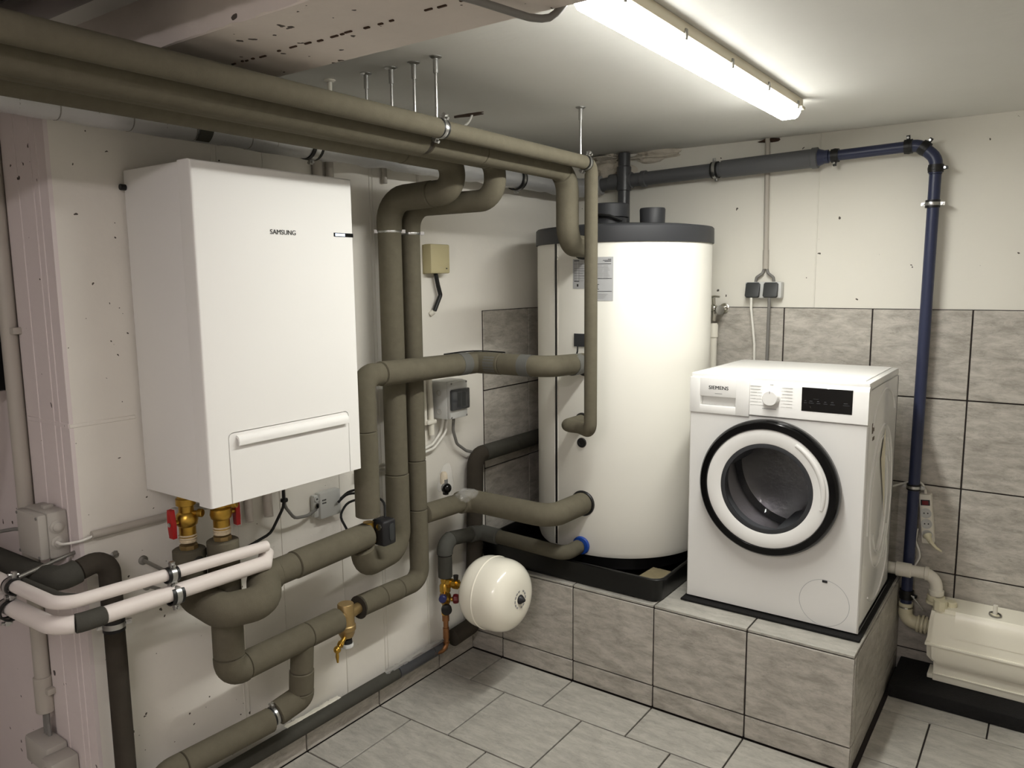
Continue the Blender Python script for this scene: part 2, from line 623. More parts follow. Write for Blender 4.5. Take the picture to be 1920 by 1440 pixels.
_font_cache = {}
def text(parent, body, origin, xdir, ydir, height, m, name='lettering', width=None, depth=0.0006, weight=0.0):
    cu = bpy.data.curves.new('lettering', 'FONT')
    cu.body = body
    cu.size = 1.0
    cu.align_x = 'CENTER'
    cu.align_y = 'CENTER'
    cu.resolution_u = 3
    ob = bpy.data.objects.new('lettering_source', cu)
    COL.objects.link(ob)
    dg = bpy.context.evaluated_depsgraph_get()
    me = bpy.data.meshes.new_from_object(ob.evaluated_get(dg))
    bpy.data.objects.remove(ob)
    bpy.data.curves.remove(cu)
    xs = [v.co.x for v in me.vertices]; ys = [v.co.y for v in me.vertices]
    sx = (width / (max(xs) - min(xs))) if width else height / (max(ys) - min(ys))
    sy = height / (max(ys) - min(ys))
    cx = (max(xs) + min(xs)) / 2; cy = (max(ys) + min(ys)) / 2
    X = Vector(xdir); Y = Vector(ydir); Z = X.cross(Y)
    org = Vector((0, 0, 0)); p = parent
    while p is not None:
        org += p.location; p = p.parent
    o3 = Vector(origin) + Z * depth - org
    for v in me.vertices:
        v.co = o3 + X * ((v.co.x - cx) * sx) + Y * ((v.co.y - cy) * sy)
    if weight > 0:                       # heavier strokes
        bm = bmesh.new(); bm.from_mesh(me)
        base = list(bm.faces)
        for k, sh in enumerate((-weight, weight)):
            d = bmesh.ops.duplicate(bm, geom=base)
            bmesh.ops.translate(bm, vec=X * sh + Z * (.00004 * (k + 1)), verts=[g for g in d['geom'] if isinstance(g, bmesh.types.BMVert)])
        bm.to_mesh(me); bm.free()
    me.materials.clear()
    me.materials.append(MATS[m])
    o = bpy.data.objects.new(name, me)
    COL.objects.link(o)
    o.parent = parent
    return o

# ------------------------------------------------------------------ the room
P_ = 0.3448          # tile pitch
D_ = 0.8553          # plinth front
XJ = 0.1719
H_ = 2.159
ROWZ = 0.3424
ZB = 1.4579
HS = 0.084
ZT = 0.3977
XE = 1.5513

floor = struct(MB().box(-1.5, 3.0, -5.0, 0.0, -0.12, -0.007).build('floor', 'grout'), 'grey tiled floor')
ceiling = struct(MB().box(-1.7, 3.2, -5.2, 0.2, H_, H_ + 0.15).build('ceiling', 'ceiling_paint'), 'white plastered ceiling')
wall_left = struct(MB().box(-0.23, 0.0, -2.44, 0.0, -0.1, H_).build('wall_left', 'wall_paint'), 'white painted concrete wall')
wall_back = struct(MB().box(-1.7, 3.2, 0.0, 0.2, -0.1, H_).build('wall_back', 'wall_paint_smooth'), 'white painted wall, tiled below')
wall_recess = struct(MB().box(-1.5, -0.23, -2.428, -2.1, -0.1, H_).build('wall_recess', 'pillar_paint'), 'white wall beside the pillar')
wall_outer = struct(MB().box(-1.7, -1.5, -5.2, 0.0, -0.1, H_).build('wall_outer', 'pillar_paint'))
wall_right = struct(MB().box(3.0, 3.2, -5.2, 0.0, -0.1, H_).build('wall_right', 'wall_paint_smooth'))
wall_front = struct(MB().box(-1.5, 3.0, -5.2, -5.0, -0.1, H_).build('wall_front', 'wall_paint_smooth'))

# beam with a slightly ragged lower edge
def beam():
    t = bmesh.new()
    n = 150
    rnd = random.Random(3)
    x0, x1 = -1.5, 3.0
    A = []; B = []
    for i in range(n + 1):
        x = x0 + (x1 - x0) * i / n
        A.append([(x, -2.425, H_ + 0.02), (x, -2.44 + rnd.uniform(-.004, .004), 2.0505 + rnd.uniform(-.0015, .0015)), (x, -2.436, 2.049)])
        B.append([(x, -2.157, 2.049), (x, -2.150 + rnd.uniform(-.004, .004), 2.054 + rnd.uniform(-.002, .003)), (x, -2.15, H_ + 0.02)])
    V = [[t.verts.new(p) for p in (a + b)] for a, b in zip(A, B)]
    for a, b in zip(V[:-1], V[1:]):
        for k in range(5):
            t.faces.new((a[k], a[k + 1], b[k + 1], b[k]))
        t.faces.new((a[5], a[0], b[0], b[5]))
    t.faces.new(V[0]); t.faces.new(V[-1][::-1])
    m = MB(); m.merge(t)
    return struct(m.build('ceiling_beam', 'beam_paint', sharp=14), 'painted concrete ceiling beam with ragged edge')
_beam = beam()
_rb = random.Random(12); _jm = MB()
_x = .15
while _x < 2.2:
    _w = _rb.uniform(.004, .02)
    if _rb.random() < .7:
        _y = -2.285 + _rb.uniform(-.003, .003)
        _jm.box(_x, _x + _w, _y - _rb.uniform(.001, .003), _y + .002, 2.0465, 2.0495)
    _x += _w + _rb.uniform(.002, .03)
_jm.build('formwork_joint', 'hole_dark', _beam)

# shuttering ridges left in the concrete
def ridge(parent, x, y, z0, z1, w=0.004, h=0.0025, axis='z', m='wall_paint'):
    if axis == 'z':
        MB().box(x - .001, x + h, y - w / 2, y + w / 2, z0, z1, bev=0.001, seg=1).build('formwork_ridge', m, parent)
    else:
        MB().box(x - .001, x + h, z0, z1, y - w / 2, y + w / 2, bev=0.001, seg=1).build('formwork_ridge', m, parent)
for y in (-1.99, -1.975, -1.818, -1.566, -1.36, -1.375, -1.13, -1.12):
    ridge(wall_left, 0, y, 0.09, 2.15)
ridge(wall_left, 0, 1.233, -2.44, -2.27, w=0.01, axis='y')
for x in (-0.045, -0.075, -0.155):
    MB().box(x - .003, x + .003, -2.4425, -2.439, 0.0, 2.1, bev=0.001, seg=1).build('formwork_ridge', 'pillar_paint', wall_left)
MB().box(-0.225, 0, -2.442, -2.439, 1.228, 1.24, bev=0.001, seg=1).build('formwork_ridge', 'pillar_paint', wall_left)
MB().box(-0.231, 0.0005, -2.4405, -2.43, 0, 2.158).build('pillar_face', 'pillar_paint', wall_left)
MB().box(1.163, 1.168, -0.0025, 0.001, ZB, H_, bev=0.001, seg=1).build('formwork_ridge', 'wall_paint_smooth', wall_back)

# ---- tiles
_tile_mesh = {}
def tile(parent, c, w, h, normal, m, th=0.009):
    key = (round(w, 4), round(h, 4), m)
    if key not in _tile_mesh:
        b = MB().box(-w / 2, w / 2, -h / 2, h / 2, -th, 0.0, bev=0.0012, seg=1)
        o = b.build('tile', m)
        _tile_mesh[key] = o.data
        bpy.data.objects.remove(o)
    o = bpy.data.objects.new('tile', _tile_mesh[key])
    COL.objects.link(o)
    o.parent = parent
    o.location = c
    if normal == 'y-':
        o.rotation_euler = (R(90), 0, 0)
    elif normal == 'x+':
        o.rotation_euler = (R(90), 0, R(90))
    return o
G = 0.0055   # joint
def span(a, b, joints):
    e = [a] + [j for j in sorted(joints) if a + 0.012 < j < b - 0.012] + [b]
    return list(zip(e[:-1], e[1:]))

# floor: running bond
for k in range(-9, 4):
    ya = -1.079 + k * P_; yb = ya + P_
    ya2, yb2 = ya, min(yb, -0.012)
    if yb2 - ya2 < 0.03: continue
    offs = XJ if (k % 2 == 0) else XJ + P_ / 2
    js = [offs + i * P_ for i in range(-6, 10)]
    left = 0.012 if yb > -2.44 + .05 else -1.45
    for a, b in span(left, 2.99, js):
        y0, y1 = ya2, yb2
        aa = a
        if y1 > -D_ + 0.01:          # rows beside the plinth
            if b <= XE + 0.012 and y0 >= -D_ - 0.001: continue
            if b <= XE + 0.012: y1 = -D_ - 0.004
            elif a < XE and y0 < -D_:
                y1b = -D_ - 0.004
                tile(floor, ((a + b) / 2, (y0 + y1b) / 2, 0), b - a - G, y1b - y0 - G, 'z', 'tile_floor')
                aa = XE + 0.012; y0 = -D_
                if b - aa < 0.02: continue
            elif a < XE: aa = XE + 0.012
        if b - aa < 0.02 or y1 - y0 < 0.02: continue
        tile(floor, ((aa + b) / 2, (y0 + y1) / 2, 0), b - aa - G, y1 - y0 - G, 'z', 'tile_floor')

# back wall tiles
grout_back = MB().box(0, 2.99, -0.004, 0.001, 0, ZB).build('grout_bed', 'grout', wall_back)
cols = [1.0481 + i * P_ for i in range(-4, 7)]
for k in range(5):
    z1 = ZB - k * ROWZ; z0 = z1 - ROWZ
    if k == 4: z1, z0 = ZB - 4 * ROWZ, 0.0
    for a, b in span(0.012, 2.99, cols):
        zz0 = z0
        if k == 3 and b <= XE + .05: zz0 = ZT + 0.002
        if k == 4 and b <= XE: continue
        if z1 - zz0 < 0.02: continue
        tile(wall_back, ((a + b) / 2, -0.009, (z1 + zz0) / 2), b - a - G, z1 - zz0 - G, 'y-', 'tile_wall')
# left wall tiles behind the tank
MB().box(-0.001, 0.004, -0.742, 0, ZT, ZB).build('grout_bed', 'grout', wall_left)
for k in range(4):
    z1 = ZB - k * ROWZ; z0 = max(z1 - ROWZ, ZT + .002)
    if z1 - z0 < .02: continue
    for a, b in span(-0.744, -0.01, [-0.406, -0.061]):
        tile(wall_left, (0.009, (a + b) / 2, (z0 + z1) / 2), b - a - G, z1 - z0 - G, 'x+', 'tile_wall')

# skirting along the left wall
bb = struct(MB().box(0, 0.004, -2.44, -D_, 0, HS - .003).build('baseboard_left', 'grout'), 'grey tile skirting along the left wall')
for a, b in span(-2.44, -D_, [-1.079 - i * P_ for i in range(5)]):
    tile(bb, (0.012, (a + b) / 2, HS / 2 + .001), b - a - G, HS - .002, 'x+', 'tile_wall')

# tiled plinth carrying tank and washing machine
plinth = tag(MB().box(0.0, XE - .007, -D_ + .007, 0.0, 0, ZT - .007).build('tiled_plinth', 'grout'),
             'raised grey tiled plinth under tank and washing machine', 'plinth', kind='structure')
jx = [XJ + i * P_ for i in range(0, 5)]
for a, b in span(0.005, XE, jx):
    tile(plinth, ((a + b) / 2, -D_, HS / 2), b - a - G, HS - G, 'y-', 'tile_wall')
    tile(plinth, ((a + b) / 2, -D_, (HS + ZT - .010) / 2), b - a - G, ZT - .010 - HS - G, 'y-', 'tile_wall')
ys = [-D_ + P_, -D_ + 2 * P_]
for a, b in span(0.005, XE, jx):
    for c, d in span(-D_, -0.012, ys):
        tile(plinth, ((a + b) / 2, (c + d) / 2, ZT), b - a - G, d - c - G, 'z', 'tile_floor')
for a, b in span(-D_ + .010, -0.012, [-0.80, -0.457, -0.112]):
    tile(plinth, (XE, (a + b) / 2, HS / 2), b - a - G, HS - G, 'x+', 'tile_wall')
    tile(plinth, (XE, (a + b) / 2, (HS + ZT - .010) / 2), b - a - G, ZT - .010 - HS - G, 'x+', 'tile_wall')

# broken plaster where the waste stack passes the ceiling
def lump(name, c, r, sc, m, seed, amp=0.35, label=None, cat=None, parent=None, sub=3, flat=None):
    t = bmesh.new()
    bmesh.ops.create_icosphere(t, subdivisions=sub, radius=1.0)
    rnd = random.Random(seed)
    ph = [(Vector((rnd.uniform(-1, 1), rnd.uniform(-1, 1), rnd.uniform(-1, 1))).normalized() * rnd.uniform(2, 7), rnd.uniform(0, 6)) for _ in range(9)]
    for v in t.verts:
        s = sum(math.sin(v.co.dot(k) + p) for k, p in ph) / 4.0
        v.co *= 1 + amp * s + rnd.uniform(-.06, .06) * amp * 2
    mb = MB()
    mb.merge(t, Matrix.Translation(Vector(c)) @ Matrix.Diagonal((r * sc[0], r * sc[1], r * sc[2], 1)))
    o = mb.build(name, m, parent, sharp=25)
    if label: tag(o, label, cat)
    return o
lump('plaster_patch', (0.24, -0.006, 2.09), 0.085, (1.0, 0.35, 0.75), 'plaster', 4, amp=.6, parent=wall_back, sub=4)
lump('plaster_patch', (0.20, -0.03, 2.145), 0.07, (1.3, 0.8, 0.3), 'plaster', 5, amp=.6, parent=wall_back, sub=4)
lump('plaster_patch', (0.42, -0.006, 2.142), 0.07, (1.5, 0.4, 0.32), 'plaster', 6, amp=.6, parent=wall_back, sub=4)
lump('ceiling_hole', (0.272, -1.145, H_ + 0.001), 0.07, (0.95, 0.3, 0.05), 'hole_dark', 9, amp=0.5, parent=ceiling)

# ------------------------------------------------------------------ fluorescent lamps
def luminaire(x0, x1, y0, y1, label, diff, clips=True):
    t = thing('fluorescent_lamp', ((x0 + x1) / 2, (y0 + y1) / 2, H_), label, 'lamp', 'ceiling fluorescent lamps')
    zt = H_; zh = H_ - 0.028; zb = 2.100
    MB().box(x0 - .002, x1 + .002, y0, y1, zh, zt, bev=0.003).build('housing', 'lamp_housing', t)
    w = x1 - x0
    hh = zh - zb
    poly = [(.004, 0), (w - .004, 0), (w - .006, -hh * .45), (w - .013, -hh + .005), (w - .021, -hh), (.021, -hh), (.013, -hh + .005), (.006, -hh * .45)]
    # local x -> world x, local y -> world z, local z -> world -y
    M = Matrix(((1, 0, 0, x0), (0, 0, -1, y1), (0, 1, 0, zh), (0, 0, 0, 1)))
    d = MB().prism(poly, M, y1 - y0, bev=0.006)
    d = d.build('diffuser', diff[0], t)
    d.data.materials.append(MATS[diff[1]])
    for f in d.data.polygons:
        if f.normal.z > -0.6: f.material_index = 1
    MB().box(x1 - .004, x1 + .008, y1 - .03, y1 + .006, zh - .006, zh + .003, bev=.002).build('end_lug', 'lamp_housing', t)
    if clips:
        n = 5
        for i in range(n):
            y = y0 + 0.06 + (y1 - y0 - 0.12) * i / (n - 1)
            for xx, sg in ((x1, 1), (x0, -1)):
                MB().box(min(xx, xx + sg * .006), max(xx, xx + sg * .006), y - .006, y + .006, zh - .012, zh + .012, bev=.002).build('clip', 'zinc_dull', t)
    return t
luminaire(1.187, 1.272, -1.985, -0.665, 'lit fluorescent ceiling lamp above the washing machine', ('lamp_diffuser', 'lamp_side'))
luminaire(1.60, 1.685, -4.75, -3.43, 'second fluorescent ceiling lamp behind the beam', ('lamp_diffuser_second', 'lamp_side_second'))

# ------------------------------------------------------------------ wall hung heat pump indoor unit
def heat_pump():
    y0, y1, z0, z1 = -2.2625, -1.7525, 1.0264, 1.8777
    t = thing('heat_pump_unit', (0.0, (y0 + y1) / 2, z0), 'white wall-hung heat pump unit with a service flap', 'heat pump')
    MB().box(0.012, 0.262, y0 + .002, y1 - .002, z0 + .006, z1 - .002, bev=0.004).build('casing', 'unit_white', t)
    MB().box(0.0, 0.012, y0 + .03, y1 - .03, z0 + .05, z1 - .03).build('wall_bracket', 'zinc_dull', t)
    # front cover: U shaped around the flap; local x = y, local y = z, extruded along +x
    ha, hb, hz = -2.2035, -1.7975, 1.209
    M = Matrix(((0, 0, 1, 0.262), (1, 0, 0, 0), (0, 1, 0, 0), (0, 0, 0, 1)))
    rr = 0.014
    def arc(cx, cy, a0, a1, n=5, r=rr):
        return [(cx + r * math.cos(R(a0 + (a1 - a0) * i / n)), cy + r * math.sin(R(a0 + (a1 - a0) * i / n))) for i in range(n + 1)]
    poly = [(y0, z0), (ha, z0)] + arc(ha + rr, hz - rr, 180, 90) + arc(hb - rr, hz - rr, 90, 0) + [(hb, z0), (y1, z0), (y1, z1), (y0, z1)]
    on = lambda a, b: (abs(a.x - b.x) < 1e-6 and abs(abs(a.x - (y0 + y1) / 2) - (y1 - y0) / 2) < 1e-6) or (abs(a.y - z1) < 1e-6 and abs(b.y - z1) < 1e-6)
    MB().prism(poly, M, 0.051, bev=0.007, seg=3, only=on).build('front_cover', 'unit_white', t)
    MB().box(0.262, 0.300, ha - .002, hb + .002, z0 + .002, hz + .002).build('flap_recess', 'cable_grey', t)
    g = 0.0022
    pf = [(ha + g, z0 - .001)] + arc(ha + rr, hz - rr, 180, 90, r=rr - g) + arc(hb - rr, hz - rr, 90, 0, r=rr - g) + [(hb - g, z0 - .001)]
    M2 = Matrix(((0, 0, 1, 0.290), (1, 0, 0, 0), (0, 1, 0, 0), (0, 0, 0, 1)))
    fl = MB().prism(pf, M2, 0.0235, bev=0.0012, seg=1).build('service_flap', 'unit_white', t)
    # handle: a lip curving out and down
    prof = [(0.0, 0.008), (0.006, 0.007), (0.012, 0.002), (0.014, -0.008), (0.013, -0.017), (0.010, -0.018), (0.009, -0.006), (0.006, 0.0), (0.0, 0.002)]
    Mh = Matrix(((1, 0, 0, 0.3125), (0, 0, 1, -2.180), (0, 1, 0, 1.192), (0, 0, 0, 1)))
    MB().prism(prof, Mh, 0.372).build('handle', 'unit_white', fl)
    text(t, 'SAMSUNG', (0.3132, -2.0025, 1.717), (0, 1, 0), (0, 0, 1), 0.0125, 'ink', width=0.082, weight=.0004)
    d = MB().box(0.3125, 0.3142, -1.827, -1.7535, 1.7125, 1.7235, bev=.0006, seg=1).build('display', 'black_gloss', t)
    MB().box(0.3138, 0.3147, -1.822, -1.786, 1.7145, 1.7215).build('led_bar', 'led', d)
    MB().cyl((0.02, y0 - .012, 1.832), (0.02, y0 + .01, 1.832), .008, n=8).build('fixing_screw', 'cable_black', t)
heat_pump()

# ------------------------------------------------------------------ brass shut-off valves under the unit
def shutoff(x, y, zt, label, lever, drain, k=1.0):
    t = thing('shutoff_valve', (x, y, 0.90), label, 'valve', 'brass valves under the heat pump')
    z = zt
    MB().lathe([(r_, h_ * k) for r_, h_ in [(.022, 0), (.022, .018), (.026, .02), (.026, .034), (.020, .036), (.020, .05), (.027, .055), (.0295, .068), (.027, .078), (.022, .082), (.022, .11)]],
               frame((x, y, zt), (0, 0, -1)), 24).build('valve_body', 'brass', t)
    MB().lathe([(.022, 0), (.024, .003), (.021, .006), (.024, .01), (.022, .014), (.023, .018), (.0215, .022)], frame((x, y, zt - .1 * k), (0, 0, -1)), 24).build('hemp_seal', 'hemp', t)
    MB().lathe([(.018, 0), (.0245, .001), (.0245, .016), (.018, .017)], frame((x, y, zt - .12 * k - .004), (0, 0, -1)), 8).build('hex_nut', 'bronze', t)
    lv = Vector(lever)
    hub = Vector((x, y, zt - .068 * k)) + lv * 0.026
    h = MB().cyl(hub, hub + lv * 0.018, .007, n=12)
    stem = h.build('valve_stem', 'brass', t)
    s = lv.cross(Vector((0, 0, 1))).normalized()
    poly = [(-.010, -.040), (.008, -.040), (.011, -.012), (.013, 0), (.010, .014), (.012, .040), (-.008, .040), (-.012, .010), (-.013, 0), (-.011, -.014)]
    MB().prism(poly, frame(hub + lv * .012, lv, s), 0.012, bev=.002).build('lever', 'red_plastic', t)
    MB().cyl(hub + lv * .02, hub + lv * .027, .006, n=10).build('lever_screw', 'zinc', t)
    dv = Vector(drain)
    p = Vector((x, y, zt - .052 * k))
    MB().cyl(p + dv * .014, p + dv * .036, .0065, n=12).build('drain_neck', 'brass', t)
    MB().cyl(p + dv * .034, p + dv * .048, .0115, n=14, bev=.002).build('drain_cap', 'brass', t)
    return t
shutoff(0.105, -2.205, 1.034, 'brass shut-off valve with a red lever facing outwards', Vector((0.0, -1, -0.05)).normalized(), Vector((0.9, 0.45, 0)).normalized(), 1.25)
shutoff(0.165, -2.140, 1.034, 'brass shut-off valve with a red lever turned to the wall', Vector((0.15, 1.0, 0)).normalized(), Vector((0.85, 0.5, 0.25)).normalized(), 1.1)

# ------------------------------------------------------------------ hot water tank
TC = (0.486, -0.389); TR = 0.362
def tank():
    t = thing('hot_water_tank', (TC[0], TC[1], 0.415), 'tall white cylindrical hot water tank with charcoal lid', 'water tank')
    F = frame((TC[0], TC[1], 0), (0, 0, 1))
    MB().lathe([(.30, .418), (.31, .425), (.31, .485)], F, 48).build('foot_ring', 'cable_black', t)
    MB().lathe([(.30, .483), (.337, .480), (.355, .487), (TR, .508), (TR, 1.722), (.357, 1.73), (.30, 1.73)], F, 96).build('jacket', 'tank_foil', t)
    MB().lathe([(.354, 1.724), (.3675, 1.724), (.3685, 1.728), (.3675, 1.783), (.362, 1.789), (.30, 1.797), (.18, 1.806), (.0, 1.81)], F, 96).build('lid', 'lid_charcoal', t)
    # zip strip of the jacket
    for a, m, rr, wd in ((-109.6, 'cable_black', .3632, .0125), (-111.3, 'tank_foil', .3642, .004), (-107.9, 'tank_foil', .3642, .004)):
        ar = R(a)
        c = Vector((math.cos(ar), math.sin(ar), 0)); tn = Vector((-c.y, c.x, 0))
        o = Vector((TC[0], TC[1], 0))
        p = [o + c * (rr - .002) - tn * wd / 2, o + c * (rr - .002) + tn * wd / 2, o + c * rr + tn * wd / 2 * .9, o + c * rr - tn * wd / 2 * .9]
        mb = MB()
        v = []
        for z in (.502, 1.724):
            v.append([mb.bm.verts.new((q.x, q.y, z)) for q in p])
        for i in range(4):
            mb.bm.faces.new((v[0][i], v[0][(i + 1) % 4], v[1][(i + 1) % 4], v[1][i]))
        mb.bm.faces.new(v[0][::-1]); mb.bm.faces.new(v[1])
        mb.build('jacket_seam', m, t)
    # openings on the lid
    c1 = MB().lathe([(.070, 0), (.070, .035), (.079, .036), (.080, .086), (.076, .09), (.0, .088)], frame((.455, -.46, 1.80), (0, 0, 1)), 40).build('anode_cover', 'lid_charcoal', t)
    MB().tube([(.38, -.50, 1.822), (.41, -.537, 1.838), (.455, -.547, 1.842), (.50, -.54, 1.836), (.535, -.50, 1.818)], .006, n=8).build('cover_strap', 'cable_black', c1)
    MB().lathe([(.050, 0), (.0515, .06), (.049, .066), (.044, .066), (.044, .02), (.0, .02)], frame((.630, -.42, 1.800), (0, 0, 1)), 32).build('plug_cup', 'lid_charcoal', t)
    MB().sphere((.74, -.35, 1.792), .008, 8).build('cable_gland', 'lid_charcoal', t)
    # rosettes at the ports, all facing -y
    def ros(x, z, r, m, name='port_rosette', dep=.006):
        yb = TC[1] - math.sqrt(TR ** 2 - (x - TC[0]) ** 2)
        return MB().lathe([(r, 0), (r, dep * .6), (r * .93, dep), (r * .5, dep), (r * .45, dep * .8), (0, dep * .8)], frame((x, yb + .004, z), (0, -1, 0)), 28).build(name, m, t)
    ros(.497, 1.036, .030, 'cable_black', dep=.012)
    ros(.496, .946, .020, 'cable_black', 'sensor_port', .010)
    ros(.500, .700, .052, 'cable_black', dep=.010)
    ros(.500, 1.705, .048, 'cable_black')
    ros(.505, 1.256, .045, 'cable_black')
    # sensor patch with its lead
    def curved(z0, z1, a0, a1, rr, name, m, n=10, parent=t, th=.0012):
        mb = MB(); ins = []; out = []
        for i in range(n + 1):
            a = R(a0 + (a1 - a0) * i / n)
            ins.append((TC[0] + (rr) * math.cos(a), TC[1] + rr * math.sin(a)))
            out.append((TC[0] + (rr + th) * math.cos(a), TC[1] + (rr + th) * math.sin(a)))
        for i in range(n):
            mb.quad((*out[i], z0), (*out[i + 1], z0), (*out[i + 1], z1), (*out[i], z1))
            mb.quad((*ins[i], z1), (*out[i], z1), (*out[i + 1], z1), (*ins[i + 1], z1))
            mb.quad((*ins[i + 1], z0), (*out[i + 1], z0), (*out[i], z0), (*ins[i], z0))
        mb.quad((*ins[0], z0), (*out[0], z0), (*out[0], z1), (*ins[0], z1))
        mb.quad((*ins[n], z1), (*out[n], z1), (*out[n], z0), (*ins[n], z0))
        return mb.build(name, m, parent)
    sp = curved(1.326, 1.376, -93.7, -84.0, TR + .0005, 'sensor_patch', 'lid_charcoal', th=.005)
    cable('sensor_lead', [(.488, -.771, 1.328), (.490, -.775, 1.31), (.484, -.772, 1.295)], .003, 'cable_black', parent=sp)
    # rating plates: two silver stickers joined side by side
    la = curved(1.549, 1.662, -94.9, -82.2, TR + .0005, 'rating_plate', 'label_silver', th=.0006)
    lb = curved(1.503, 1.668, -82.2, -68.8, TR + .0005, 'rating_plate', 'label_silver', th=.0007)
    e = TR + .0014
    curved(1.654, 1.657, -94.0, -90.3, e, 'table_rule', 'ink', parent=la, th=.0002)
    curved(1.576, 1.579, -94.0, -90.3, e, 'table_rule', 'ink', parent=la, th=.0002)
    for a in (-94.0, -92.7, -90.5):
        curved(1.578, 1.655, a, a + .12, e, 'table_rule', 'ink', n=1, parent=la, th=.0002)
    for i, z in enumerate((1.643, 1.626, 1.617, 1.608, 1.598, 1.588)):
        curved(z, z + .0008, -93.9, -87 + (i % 3), e, 'table_rule', 'ink', n=4, parent=la, th=.0002)
    for i in range(9):
        curved(1.650 - i * .009, 1.652 - i * .009, -90.0, -87.8 + (i * 7 % 5) * .5, e, 'print_line', 'ink_light', n=3, parent=la, th=.0002)
    curved(1.557, 1.567, -92.0, -90.9, e, 'print_mark', 'ink', n=2, parent=la, th=.0002)
    for z, a0, a1, m in ((1.658, -72, -70, 'ink'), (1.654, -75, -70, 'ink'), (1.650, -74, -70, 'ink'), (1.641, -79, -70, 'ink'), (1.586, -79, -69.6, 'ink'), (1.538, -79, -69.6, 'ink')):
        curved(z, z + .0018, a0, a1, e + .0002, 'print_line', m, n=4, parent=lb, th=.0002)
    for i in range(12):
        z = 1.634 - i * .0055
        if i < 9:
            curved(z, z + .0014, -79, -75.5 + (i * 3 % 4) * .3, e + .0002, 'print_line', 'ink_light', n=3, parent=lb, th=.0002)
            curved(z, z + .0014, -74.5, -72 + (i * 5 % 4) * .4, e + .0002, 'print_line', 'ink_light', n=3, parent=lb, th=.0002)
    for i in range(4):
        z = 1.528 - i * .0055
        curved(z, z + .0014, -79, -72 - (i * 5 % 4) * .8, e + .0002, 'print_line', 'ink_light', n=4, parent=lb, th=.0002)
    # the mark 'EAC' half hidden by the pipe
    for a0, a1, z0, z1 in ((-80.2, -79.9, 1.546, 1.566), (-79.2, -78.9, 1.546, 1.566), (-78.4, -78.1, 1.546, 1.566), (-78.4, -77.3, 1.564, 1.566), (-78.4, -77.3, 1.546, 1.548)):
        curved(z0, z1, a0, a1, e + .0002, 'print_mark', 'ink', n=1, parent=lb, th=.0002)
    # blue collar of the cold water port
    yb = TC[1] - TR
    MB().lathe([(.019, 0), (.037, 0), (.037, .008), (.034, .011), (.019, .011)], frame((.494, yb + .003, .525), (0, -1, 0)), 32, close=False).build('blue_collar', 'blue_plastic', t)
tank()

# drip tray
def tray():
    x0, x1, y0, y1, z0, z1 = 0.03, 0.885, -0.848, -0.02, ZT + .001, 0.492
    t = bmesh.new()
    def ring(i, z, rad=.05):
        out = []
        xs0, xs1, ya, yb_ = x0 + i, x1 - i, y0 + i, y1 - i
        r = max(.008, rad - i)
        for cx, cy, a in ((xs1 - r, ya + r, -90), (xs1 - r, yb_ - r, 0), (xs0 + r, yb_ - r, 90), (xs0 + r, ya + r, 180)):
            for k in range(6):
                an = R(a + 18 * k)
                out.append(t.verts.new((cx + r * math.cos(an), cy + r * math.sin(an), z)))
        return out
    seq = [ring(.022, z0), ring(.016, z0 + .004), ring(.006, z1 - .012), ring(0.0, z1 - .010), ring(-.001, z1 - .003), ring(.003, z1), ring(.010, z1), ring(.014, z1 - .004), ring(.026, z0 + .010), ring(.034, z0 + .006)]
    for a, b in zip(seq[:-1], seq[1:]):
        n = len(a)
        for i in range(n):
            t.faces.new((a[i], a[(i + 1) % n], b[(i + 1) % n], b[i]))
    t.faces.new(seq[0][::-1]); t.faces.new(seq[-1])
    m = MB(); m.merge(t)
    o = m.build('drip_tray', 'tray_black')
    tag(o, 'shallow black plastic drip tray under the water tank', 'tray')
tray()
o = MB().prism([(0, 0), (.11, .012), (.118, .145), (.01, .15)], frame((.745, -.785, ZT + .012), (0, 0, 1), (1, 0, 0)), .045, bev=.006).build('foam_offcut', 'insert_foam')
tag(o, 'brownish foam offcut lying in the black drip tray', 'foam block')

